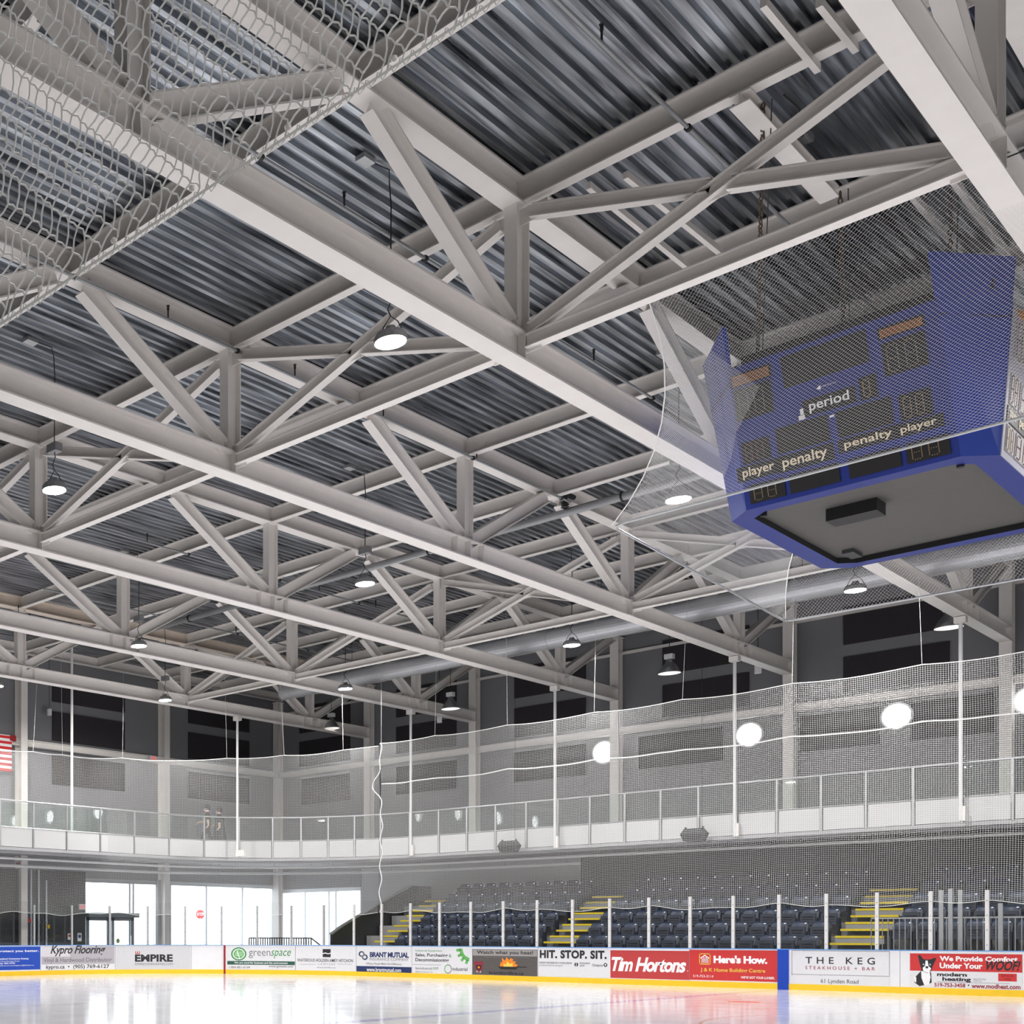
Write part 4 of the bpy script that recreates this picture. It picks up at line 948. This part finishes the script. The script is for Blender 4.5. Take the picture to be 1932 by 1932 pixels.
# 6
o = adpanel('advert_sheet', 'white insurance advert with interlaced knot logo and navy band', 672.6, 777, 1789, 1839.5, M['s_white'])
for a0, mt in ((40, M['navy']), (220, M['ink2'])): addisc(o, 682.5, 1804, 5.5, 5.5, mt, 'knot_logo', .55, .0095, 20, a0, a0 + 230); addisc(o, 688.5, 1810, 5.5, 5.5, mt, 'knot_logo', .55, .0098, 20, a0 + 180, a0 + 410)
adtext(o, 'BRANT MUTUAL', 698, 1801, 771.5, 1811, M['navy'], .045, 0, .92); adtext(o, 'INSURANCE COMPANY', 697.5, 1811.8, 771.5, 1817, M['ink2']); adtext(o, 'Where People Make the Difference', 691, 1821, 758, 1826, M['ink2'], .01, .2)
adrect(o, 672.8, 1828, 776.6, 1839.3, M['navy'], 'navy_band'); adtext(o, 'www.brantmutual.com', 692, 1830.5, 757, 1838, M['wht'], .01)
# 7
o = adpanel('advert_sheet', 'white industrial advert with green cog wheel in its corner', 777.6, 890, 1790.5, 1843, M['s_white'])
adtext(o, 'Industrial Equipment', 784, 1796.5, 834.5, 1801.5, green); adtext(o, 'Sales, Purchasing', 784, 1803.5, 845, 1811.5, M['ink'], .02); adtext(o, '&', 847, 1805, 852, 1811, green); adtext(o, 'Decommissioning', 784, 1812.5, 847, 1821, M['ink'], .02)
adrect(o, 779, 1824.5, 832, 1825.1, M['ink2'], 'rule'); adtext(o, 'fenindustrial', 784, 1829, 815, 1834, M['ink2'], .005); adtext(o, '.com', 816, 1829.5, 827, 1834, green); adtext(o, '@fenindustrial', 784, 1836.5, 816, 1840, M['ink2'])
addisc(o, 888, 1795, 21, 24, lgreen, 'cog_rim', .72, .009, 20, 180, 262)
for a in (186, 208, 230, 252):
    ca, sa = cos(R(a)), sin(R(a)); adpoly(o, [(888 + 20 * cos(R(a - 6)), 1795 - 23 * sin(R(a - 6))), (888 + 27 * cos(R(a - 5)), 1795 - 30 * sin(R(a - 5))), (888 + 27 * cos(R(a + 5)), 1795 - 30 * sin(R(a + 5))), (888 + 20 * cos(R(a + 6)), 1795 - 23 * sin(R(a + 6)))], lgreen, 'cog_tooth')
addisc(o, 845.5, 1833, 6.6, 8.2, M['ink2'], 'gear_logo', .86, .009, 24); addisc(o, 845.5, 1833, 6.6, 8.2, lgreen, 'gear_logo', .84, .0098, 14, 90, 270)
for a in range(0, 360, 30): adrect(o, 845.5 + 7 * cos(R(a)) - .6, 1833 - 8.6 * sin(R(a)) - .7, 845.5 + 7 * cos(R(a)) + .6, 1833 - 8.6 * sin(R(a)) + .7, M['ink2'] if cos(R(a)) > 0 else lgreen, 'gear_tooth')
adtext(o, 'industrial', 854, 1830, 882, 1836.5, M['ink'], .01)
# 8
o = adpanel('advert_sheet', 'dark fire safety advert with an orange flaming pan', 891.2, 1014, 1796.5, 1845.5, M['s_dark'])
adrect(o, 892, 1797.5, 1013.5, 1809, flat('smoke', (.33, .31, .30)), 'smoke_band', .0070)
adtext(o, 'Watch what you heat!', 900, 1799, 1006, 1807.5, M['ink'], .02); adtext(o, 'Never leave cooking unattended', 914, 1810, 998, 1813.5, M['ink2'], .01)
adpoly(o, [(943, 1830), (945, 1820), (948, 1823), (947, 1812), (953, 1818), (956, 1811), (961, 1817), (963, 1813), (969, 1815), (967, 1819), (974, 1819), (971, 1823), (977, 1825), (974, 1830)], orange, 'flames')
adpoly(o, [(950, 1830), (951, 1823), (955, 1826), (957, 1819), (962, 1824), (967, 1822), (968, 1830)], flame2, 'flames', .0105)
adpoly(o, [(940, 1829), (978, 1829), (974, 1834), (945, 1834)], M['black'], 'pan', .0115); adrect(o, 976, 1829.3, 994, 1830.8, M['black'], 'pan_handle', .0115)
adpoly(o, [(895, 1821), (898, 1818), (904, 1820), (909, 1818), (912, 1821), (911, 1832), (904, 1840), (897, 1833)], maroon, 'fire_crest'); adpoly(o, [(898, 1826), (909, 1826), (908, 1832), (904, 1836), (899, 1832)], M['black'], 'fire_crest', .0105); adpoly(o, [(901, 1828.5), (906, 1828.5), (905.5, 1831), (903.7, 1833), (902, 1831)], orange, 'fire_crest', .0112); adtext(o, 'BRANTFORD', 896, 1821.2, 911.5, 1824.5, M['wht'], .02); adtext(o, 'FIRE', 899, 1836.8, 908, 1839.6, M['wht'], .02)
adtext(o, 'brantfordfire.ca', 923, 1838, 988, 1844, M['ink'], .02)
# 9
o = adpanel('advert_sheet', 'white concussion safety advert with large black block capitals', 1016, 1149.5, 1795.5, 1849, M['s_white'])
adtext(o, 'HIT. STOP. SIT.', 1018.5, 1798.5, 1145, 1814.5, M['ink'], .05, 0, 1.08); adtext(o, 'KNOW THE SIGNS OF A CONCUSSION', 1018, 1820.5, 1079, 1824, M['ink'], .015); adtext(o, 'ontario.ca/concussions', 1018, 1825, 1062, 1828.3, M['ink2']); adtext(o, "ROWAN'S", 1094, 1821.5, 1113, 1825, M['ink'], .015); adtext(o, 'LAW', 1094, 1826, 1103.5, 1829.3, M['ink'], .015); adtext(o, 'Ontario', 1117.5, 1824.5, 1137.5, 1829.5, M['ink'], .01)
addisc(o, 1087.5, 1825.5, 3.5, 4, M['ink'], 'round_logo'); adrect(o, 1087, 1821, 1088, 1830, M['wht'], 'logo_split', .0105); addisc(o, 1142.5, 1826.5, 3.6, 3.6, M['ink'], 'round_logo'); adpoly(o, [(1140.4, 1825), (1144.6, 1825), (1142.5, 1829)], M['wht'], 'trillium_mark', .0105)
# 10
o = adpanel('advert_sheet', 'faded red advert sheet with large white script lettering', 1151.8, 1300.5, 1799.2, 1852.5, M['s_red'])
adtext(o, 'Tim Hortons', 1154, 1812, 1295, 1839.5, M['wht'], .035, .28, .90); adtext(o, '.', 1297, 1836, 1298.5, 1838.5, M['wht'])
# 11
o = adpanel('advert_sheet', 'bright red hardware advert with house emblem left of blue line', 1301.3, 1466.8, 1797.6, 1855.5, M['s_red2'])
for a, b, c, d in ((1319.5, 1804, 1340.5, 1805.6), (1319.5, 1823.4, 1340.5, 1825), (1319.5, 1804, 1321, 1825), (1339, 1804, 1340.5, 1825)): adrect(o, a, b, c, d, gold, 'emblem_border')
adpoly(o, [(1322, 1812), (1330, 1806.5), (1338, 1812), (1338, 1814), (1330, 1808.8), (1322, 1814)], M['wht'], 'house_emblem')
for u in (1324, 1327.6, 1331.4, 1335): adrect(o, u, 1811 if u in (1327.6, 1331.4) else 1813, u + 1.6, 1822, M['wht'], 'house_emblem')
adrect(o, 1324, 1815.5, 1336.6, 1817, M['wht'], 'house_emblem')
adtext(o, "Here's How.", 1346.5, 1808, 1448, 1823, M['wht'], .05, 0, .95); adtext(o, 'J & K Home Building Centre', 1322, 1832, 1444, 1841, gold, .02); adtext(o, '519-753-3114', 1308, 1844.5, 1346, 1849.3, M['wht']); adtext(o, "WE'VE GOT YOUR LUMBER.", 1398, 1847, 1462, 1851.8, M['wht'], .02)
# 12
o = adpanel('advert_sheet', 'white steakhouse advert with thin black border right of blue line', 1493, 1679, 1797, 1866, M['s_white'])
for a, b, c, d in ((1494, 1797.4, 1678.5, 1798.2), (1494, 1843.2, 1678.5, 1844), (1494, 1797.4, 1494.8, 1844), (1677.8, 1797.4, 1678.6, 1844)): adrect(o, a, b, c, d, M['ink2'], 'border_line')
adtext(o, 'THE KEG', 1520, 1809.5, 1651, 1822.5, M['ink'], .012, 0, 1.7); adtext(o, 'STEAKHOUSE + BAR', 1519.5, 1827, 1651, 1833.5, maroon, .005, 0, 1.5); adtext(o, '61 Lynden Road', 1548.5, 1851, 1620, 1861.5, M['ink2'], .012)
# 13
o = adpanel('advert_sheet', 'red and white heating advert with a black and white dog', 1717, 1929, 1800, 1868, M['s_white'])
adrect(o, 1717, 1800.5, 1929, 1834.5, M['s_red2'], 'red_band', .0066)
adtext(o, 'We Provide Comfort', 1773, 1805, 1920.5, 1815, M['wht'], .04); adtext(o, 'Under Your', 1773, 1818, 1854, 1829, M['wht'], .04); adtext(o, 'WOOF!', 1861, 1813, 1926, 1832, M['ink'], .03, .35)
adtext(o, 'modern', 1768, 1836.5, 1824.5, 1844, M['ink'], .04); adtext(o, 'heating', 1778, 1845.5, 1832, 1855, M['ink'], .04); adtext(o, 'BRANTFORD', 1837, 1847.6, 1860.5, 1850, M['ink2']); adtext(o, 'LIMITED', 1837, 1851.2, 1852.5, 1853.4, M['ink2']); adrect(o, 1768, 1855.3, 1905, 1855.8, M['ink'], 'rule')
adrect(o, 1883.5, 1837.5, 1918.5, 1852.5, M['s_red2'], 'red_plaque'); adtext(o, 'SINCE', 1889, 1839.5, 1912.5, 1844, M['dkred'], .02); adtext(o, '1986', 1894, 1846, 1908, 1850.5, M['dkred'], .02)
adtext(o, '519-753-3458', 1763, 1856.8, 1821.5, 1864.5, maroon, .03); adtext(o, '•', 1826, 1859, 1829, 1862, M['ink']); adtext(o, 'www.modheat.com', 1833, 1858, 1925.5, 1867, maroon, .03)
dg_ = lambda pts, mt, nm, off=.0095: adpoly(o, pts, mt, nm, off)
dg_([(1736, 1836), (1741, 1828), (1752, 1830), (1757, 1838), (1758, 1856), (1748, 1860), (1735, 1863), (1725, 1856), (1727, 1846)], M['ink'], 'dog_body', .0088)
dg_([(1738, 1834), (1754, 1834), (1756, 1846), (1753, 1860), (1744, 1861), (1739, 1848)], M['wht'], 'dog_chest', .0093); dg_([(1725, 1845), (1729, 1846), (1729, 1856), (1726, 1855)], M['wht'], 'dog_chest', .0093)
dg_([(1736, 1822), (1732, 1804), (1736, 1803.5), (1743, 1812), (1755, 1812), (1764, 1808.5), (1767, 1810), (1760, 1824), (1757, 1834), (1749, 1838), (1740, 1834)], M['ink'], 'dog_head', .0098)
dg_([(1746.5, 1814), (1750.5, 1814), (1752, 1824), (1757, 1829), (1754, 1836), (1748, 1837), (1742, 1834), (1741, 1828), (1745.5, 1824)], M['wht'], 'dog_blaze', .0103); dg_([(1746, 1825), (1752, 1825), (1751, 1829), (1747, 1829)], M['ink'], 'dog_nose', .0108)
for u in (1742.5, 1755): addisc(o, u, 1821.5, 1.5, 1.5, M['wht'], 'dog_eye', .6, .0105, 12)

# glass posts and panes on the boards
GP = [65.8, 136.7, 208, 279.5, 349.5, 418, 485, 549, 610, 666.7, 718.7, 773, 828, 886.8, 948, 1012, 1078.7, 1149, 1223, 1300.7, 1382, 1468.5, 1558, 1653.6, 1755, 1861.6]
GP = [-6] + GP + [1972]
gs = [KP.s_of(u) for u in GP]
for i, s_ in enumerate(gs):
    p = kp(s_, 0, -.05 * SGN); nn = KP.nrm(s_); d = (-nn[1], nn[0], 0)
    m = MB().box((p[0], p[1], 1.785), (.075, .06, 1.43), [d, (nn[0], nn[1], 0), (0, 0, 1)])
    nm = ORD[i] if i else None
    o = m.build('glass_post', M['postw'] if 9 < i else M['alu']); tag(o, f'metal rink glass post on the boards, {nm} from the left' if i and i < len(gs) - 1 else ('metal rink glass post at the left frame edge' if i == 0 else 'metal rink glass post beyond the right frame edge'), 'glass post', 'posts that hold the rink glass')
    for zz in (1.2, 1.55, 1.9, 2.25): MB().lathe(p + (nn[0] * .032 * SGN, nn[1] * .032 * SGN, zz), [(0, -.004), (.012, -.004), (.012, .004), (0, .004)], 6, ax=1).build('screw', M['ink2'], o)
for i in range(len(gs) - 1):
    a, b = gs[i] + .04, gs[i + 1] - .04
    q0, q1 = kp(a, 0, -.05 * SGN), kp(b, 0, -.05 * SGN); nn = KP.nrm((a + b) / 2)
    z1 = 2.62
    o = MB().poly([(q0[0], q0[1], HB), (q1[0], q1[1], HB), (q1[0], q1[1], z1), (q0[0], q0[1], z1)], (nn[0] * .012, nn[1] * .012, 0)).build('rink_glass', M['rglass'])
    tag(o, f'clear rink glass pane above the boards, {ORD[i + 1]} from the left', 'glass pane', 'clear panes above the rink boards')
for u, z1, lb in ((1776, 2.55, 'leftmost of three behind'), (1793.5, 2.58, 'middle one of three behind'), (1812, 2.55, 'rightmost of three behind'), (1888, 2.2, 'single one')):
    p = at(u, 1750, Y=36.7); o = MB().box((p[0], 36.7, z1 / 2), (.09, .06, z1)).build('glass_post', M['alu']); tag(o, f'grey glass post set back of the boards at far right, {lb}', 'glass post', 'posts set back at far right')

# ------------------------------------------------------------------ perimeter nets
def pnet(name, label, s0, s1, sus, ztop, mid, nm_pitch=.05):
    """net hung along the boards between arc positions s0..s1; sus: arc positions of the ropes that lift it"""
    t = thing(name, label, 'net', tuple(kp((s0 + s1) / 2, 2.2, -.25 * SGN)), 'protective nets around the rink')
    sus = sorted(sus)
    def sag(s_):
        k = np.searchsorted(sus, s_); a = sus[max(k - 1, 0)]; b = sus[min(k, len(sus) - 1)]
        if b <= a: return 0
        f = (s_ - a) / (b - a); return .30 * f * (1 - f) * min(1, (b - a) / 3.0)
    def zb(s_):
        k = np.searchsorted(gs, s_); a = gs[max(k - 1, 0)]; b = gs[min(k, len(gs) - 1)]; f = 0 if b <= a else (s_ - a) / (b - a)
        return 2.22 - .10 * f * (1 - f) + .04 * sin(s_ * 1.7) + .03 * sin(s_ * 4.1)
    def P(s_, h):
        z0, z1 = zb(s_), ztop - sag(s_); z = z0 + (z1 - z0) * h
        off = -.22 - .10 * sin(pi * h) + .03 * sin(s_ * 2.3 + h * 5) - (.05 * math.exp(-((h - mid) / .02) ** 2) if mid else 0)
        return kp(s_, z, off * SGN)
    m = MB(); n = int((s1 - s0) / nm_pitch)
    hs = np.linspace(0, 1, 9)
    for i in range(n + 1):
        s_ = s0 + (s1 - s0) * i / n; m.tube([P(s_, h) for h in hs], .0022, 3, caps=False)
    nz = int((ztop - 2.2) / nm_pitch); ss = np.linspace(s0, s1, max(8, int((s1 - s0) / .35)))
    for j in range(1, nz):
        m.tube([P(s_, j / nz) for s_ in ss], .0022, 3, caps=False)
    m.build('net_mesh', M['thread'], t)
    MB().tube([P(s_, 1) for s_ in np.linspace(s0, s1, 160)], .014, 5).build('top_rope', M['rope'], t)
    MB().tube([P(s_, 0) for s_ in np.linspace(s0, s1, 200)], .009, 5).build('bottom_rope', M['rope'], t)
    if mid: MB().tube([P(s_, mid) for s_ in np.linspace(s0, s1, 120)], .020, 5).build('middle_rope', M['rope'], t)
    for s_ in sus:
        p = P(s_, 1); MB().tube([p, (p[0] + .1 * sin(s_ * 5), p[1] + .25 * sin(s_ * 3), 12.33)], .004, 5).build('lifting_rope', M['rope'], t)
    return t, P
KP2 = KP
def s_net(u, z=8.05):
    uu = np.array([pj(kp(q, z, -.22 * SGN))[0] for q in KP.tt]); return float(np.interp(u, uu, KP.tt))
sj = s_net(716)
NS, PS = pnet('rink_net', 'white square mesh net along the far side with scalloped top', sj, s_net(2050), [sj + .05] + [s_net(u) for u in (820, 957, 1121, 1288, 1495, 1740, 2000)], 8.06, .762)
NE, PE = pnet('rink_net', 'white square mesh net curving round the corner at left', s_net(-90), sj - .06, [s_net(u) for u in (-60, 62, 118, 231, 428, 536, 648)], 7.98, None)
MB().tube([PS(sj + .02, h) + np.array((.05 * sin(h * 40) - (.35 * math.exp(-((h - .76) / .07) ** 2)), 0, 0)) for h in np.linspace(0, 1, 60)], .018, 5).build('lacing_rope', M['rope'], NS)

# ------------------------------------------------------------------ loudspeakers below the balcony edge
def speaker(u, v, label):
    c = at(u, v, Y=40.0); x, y, z = c; t = thing('loudspeaker', label, 'loudspeaker', (x, y, z - .2), 'dark loudspeakers by the balcony edge')
    o = [(-.26, -.2), (.26, -.2), (.36, .02), (.24, .19), (-.24, .19), (-.36, .02)]
    MB().poly([(x + a, y - .16, z + b) for a, b in o], (0, .32, 0)).build('cabinet', M['dark'], t)
    MB().poly([(x - .25, y - .175, z - .17), (x + .25, y - .175, z - .17), (x + .33, y - .175, z + .02), (x - .33, y - .175, z + .02)], (0, .012, 0)).build('grille', M['black'], t)
    for sx in (-1, 1):
        MB().box((x + sx * .38, y, z + .02), (.05, .08, .06)).build('side_lug', M['black'], t); MB().box((x + sx * .25, y, z + .21), (.04, .06, .07)).build('top_lug', M['black'], t)
    MB().tube([(x + .22, y, z + .2), (x + .22, y, ZC - .4), (x + .22, y, ZD - .03)], .006, 4).build('wire', M['cord'], t)
speaker(960.5, 1597, 'black loudspeaker hanging at the balcony edge, the left one'); speaker(1310, 1575, 'black loudspeaker hanging at the balcony edge, the right one')

# ------------------------------------------------------------------ near net overhead at top left
t = thing('overhead_net', 'coarse white net close overhead across the top left corner', 'net', (-3.0, 3.0, 3.5))
A0 = np.array([0, 0, EYE]) + ray(-60, 651) * 4.15; A1 = np.array([0, 0, EYE]) + ray(1010, -49) * 3.85; A2 = np.array([0, 0, EYE]) + ray(-60, -60) * 3.75
ex = A1 - A0; ey = A2 - A0
def NP_(u, v):   # photo pixel -> point on the net plane
    nrm = unit(np.cross(ex, ey)); d = ray(u, v); o = np.array([0, 0, EYE]); return o + d * (np.dot(A0 - o, nrm) / np.dot(d, nrm))
edge_v = lambda u: 612 - .6545 * u + 22 * math.sin(u / 935 * pi) * 0
av, bv = np.array([15.0, 11.8]), np.array([13.0, -41.0])
m = MB(); rng_ = np.random.default_rng(3); K = {}
for j in range(-2, 42):
    for i in range(-70, 80):
        sh = .5 * (j % 2)
        p = np.array([20.0, 640.0]) + av * (i + sh) * (1 + .004 * j) + bv * j + rng_.normal(0, 1.5, 2)
        if -40 < p[0] < 1000 and -40 < p[1] < edge_v(p[0]) - 6: K[(i, j)] = p
def link(p, q, bow=0.0):
    n = 3; d = q - p; nn = np.array([-d[1], d[0]]); pts = [p + d * t_ + nn * bow * 4 * t_ * (1 - t_) for t_ in (0, .5, 1)]
    m.tube([NP_(*x) + unit(np.array([0, 0, EYE]) - NP_(*x)) * .0 for x in pts], .0037, 4, caps=False)
for (i, j), p in K.items():
    if (i + 1, j) in K and (i % 1 == 0):
        q = K[(i + 1, j)]; mid = (p + q) / 2 + np.array([5.0, -3.0]) * (1 if (i + j) % 2 else .6)
        m.tube([NP_(*x) for x in (p, p * .6 + q * .4 + (mid - (p + q) / 2), q)], .0037, 4, caps=False)
    up = (i, j + 1) if True else None
    if up in K: link(p, K[up], .05 * (1 if (i + j) % 2 else -1))
    else:
        pass
    if (i, j - 1) not in K:      # lash the last row to the edge cord
        ue = p[0] - 13 * .5; 
        tt_ = np.linspace(0, 60, 61); cand = [p - bv / 41 * x for x in tt_]
        q = next((c for c in cand if c[1] >= edge_v(c[0])), None)
        if q is not None: link(p, q, .03)
    c = NP_(*p); m.lathe(c, [(0, -.0045), (.0042, 0), (0, .0045)], 5)
m.build('net_mesh', M['thread'], t)
MB().tube([NP_(u, edge_v(u)) for u in np.linspace(-50, 1010, 40)], .0048, 8).build('edge_cord', M['rope'], t)
m = MB(); nn_ = 0
for u in np.linspace(5, 930, 44):
    p = NP_(u, edge_v(u) - 7); q = NP_(u + 6, edge_v(u + 6) + 10); r_ = NP_(u + 15, edge_v(u + 15) + 4); s_ = NP_(u + 19, edge_v(u + 19) - 9)
    m.tube([p, q, r_, s_], .0024, 4)
m.build('lashing_cord', M['rope'], t)
for u, v in ((76, 545), (215, 454), (362, 355), (543, 240), (743, 110)):
    c = NP_(u, v); MB().lathe(c, [(0, -.012), (.010, -.006), (.011, .004), (0, .012)], 10).build('end_knot', M['steel'], t)

# ------------------------------------------------------------------ two people walking on the balcony
def skinned(name, verts, edges, radii, mats, rule, parent, sub=2):
    me = bpy.data.meshes.new(name); org = ORG[parent]
    me.from_pydata([tuple(np.array(v) ) for v in verts], edges, []); o = bpy.data.objects.new(name, me); COL.objects.link(o)
    md = o.modifiers.new('s', 'SKIN'); ss = o.modifiers.new('u', 'SUBSURF'); ss.levels = ss.render_levels = sub
    for v, r in zip(me.skin_vertices[0].data, radii): v.radius = (r, r) if not hasattr(r, '__len__') else r
    me.skin_vertices[0].data[0].use_root = True
    dg = bpy.context.evaluated_depsgraph_get(); dg.update(); m2 = bpy.data.meshes.new_from_object(o.evaluated_get(dg))
    for mt in mats: m2.materials.append(mt)
    for p in m2.polygons: p.material_index = rule(p.center); p.use_smooth = True
    bpy.data.objects.remove(o); o = bpy.data.objects.new(name, m2); COL.objects.link(o); o.parent = parent; return o
def person(x, y, z, head, label, jacket, legs, hair, mask, coat, armf):
    t = thing('person', label, 'person', (x, y, z), 'people walking on the balcony'); t.rotation_euler = (0, 0, head)
    V = [(0, 0, .95), (0, 0, 1.15), (0, 0, 1.36), (0, .01, 1.48), (0, .03, 1.57), (0, .04, 1.66), (0, .03, 1.74)]; E = [(0, 1), (1, 2), (2, 3), (3, 4), (4, 5), (5, 6)]; Rr = [.15, .15, .165, .075, .07, .095, .075]
    def chain_(pts, rs, root):
        i0 = root
        for p, r in zip(pts, rs): V.append(p); E.append((i0, len(V) - 1)); Rr.append(r); i0 = len(V) - 1
        return i0
    for sx, fw in ((-1, .22), (1, -.24)):
        chain_([(sx * .09, .02, .86), (sx * .10, fw * .55 + .06, .50), (sx * .10, fw, .10), (sx * .10, fw + .14, .04)], [.10, .07, .05, .04], 0)
    for sx, fw in ((-1, -.14), (1, armf)):
        h = chain_([(sx * .19, 0, 1.42), (sx * .25, fw * .3 - .03, 1.16), (sx * .25, fw + .05, .96 + max(0, fw) * .5), (sx * .25, fw + .10, .89 + max(0, fw) * .6)], [.075, .055, .042, .036], 2)
        b = V[h]
        for k, dx in enumerate((-.03, -.01, .01, .03)): chain_([(b[0] + dx, b[1] + .05, b[2] - .03), (b[0] + dx, b[1] + .08, b[2] - .06 + .004 * k)], [.009, .008], h)
        chain_([(b[0] - sx * .04, b[1] + .03, b[2] - .01)], [.010], h)
    skin_ = mat('skin', (.62, .40, .30), .6)
    def rule(c):
        if c[2] > 1.53: return 2
        if abs(c[0]) > .20 and c[2] < 1.0 + max(0, armf) * .5 and c[2] > .70: return 2
        return 0 if c[2] > .92 else 1
    skinned('body', V, E, Rr, [jacket, legs, skin_], rule, t)
    m = MB(); m.lathe((0, .015, 1.70), [(.105, -.08), (.118, .0), (.10, .07), (.05, .115), (0, .125)], 16); hb = m.build('hair', hair, t, smooth=True) if False else None
    def local(mb, name, mt):
        me = bpy.data.meshes.new(name); me.from_pydata(mb.v, [], mb.f); me.materials.append(mt); o = bpy.data.objects.new(name, me); COL.objects.link(o); o.parent = t; return o
    m = MB(); m.lathe((0, .005, 1.70), [(.108, -.09), (.118, .0), (.10, .07), (.05, .115), (0, .125)], 16); local(m, 'hair', hair)
    m = MB(); m.lathe((0, .13, 1.655), [(0, -.01), (.02, 0), (0, .02)], 8); local(m, 'nose', skin_)
    for sx in (-1, 1):
        m = MB(); m.lathe((sx * .035, .122, 1.685), [(0, -.008), (.010, 0), (0, .008)], 8); local(m, 'eye', M['ink'])
        m = MB(); m.box((sx * .10, .03, 1.665), (.02, .035, .06)); local(m, 'ear', skin_)
    if mask:
        m = MB(); m.lathe((0, .075, 1.63), [(.06, -.055), (.082, -.02), (.080, .02), (.06, .035)], 14); local(m, 'face_mask', mat('mask_blue', (.35, .52, .62), .7))
    if coat:
        m = MB(); m.lathe((0, 0, 0), [(.21, 1.40), (.20, 1.15), (.235, .85), (.30, .50), (.30, .48)], 18); local(m, 'long_coat', jacket)
    return t
pf = at(392, 1560, X=-33.3); pg = at(413, 1560, X=-33.5)
d1 = mat('dark_green_jacket', (.018, .035, .028), .8); d2 = mat('black_coat', (.012, .012, .013), .8); jn = mat('dark_trousers', (.02, .02, .024), .8)
person(-33.3, float(pf[1]), 4.95, R(118), 'person in dark jacket and pale blue mask walking along the balcony', d1, jn, M['black'], True, False, .38)
person(-33.6, float(pg[1]) + .15, 4.95, R(112), 'person in long black coat walking behind another on the balcony', d2, jn, mat('brown_hair', (.05, .03, .02), .7), True, True, .30)
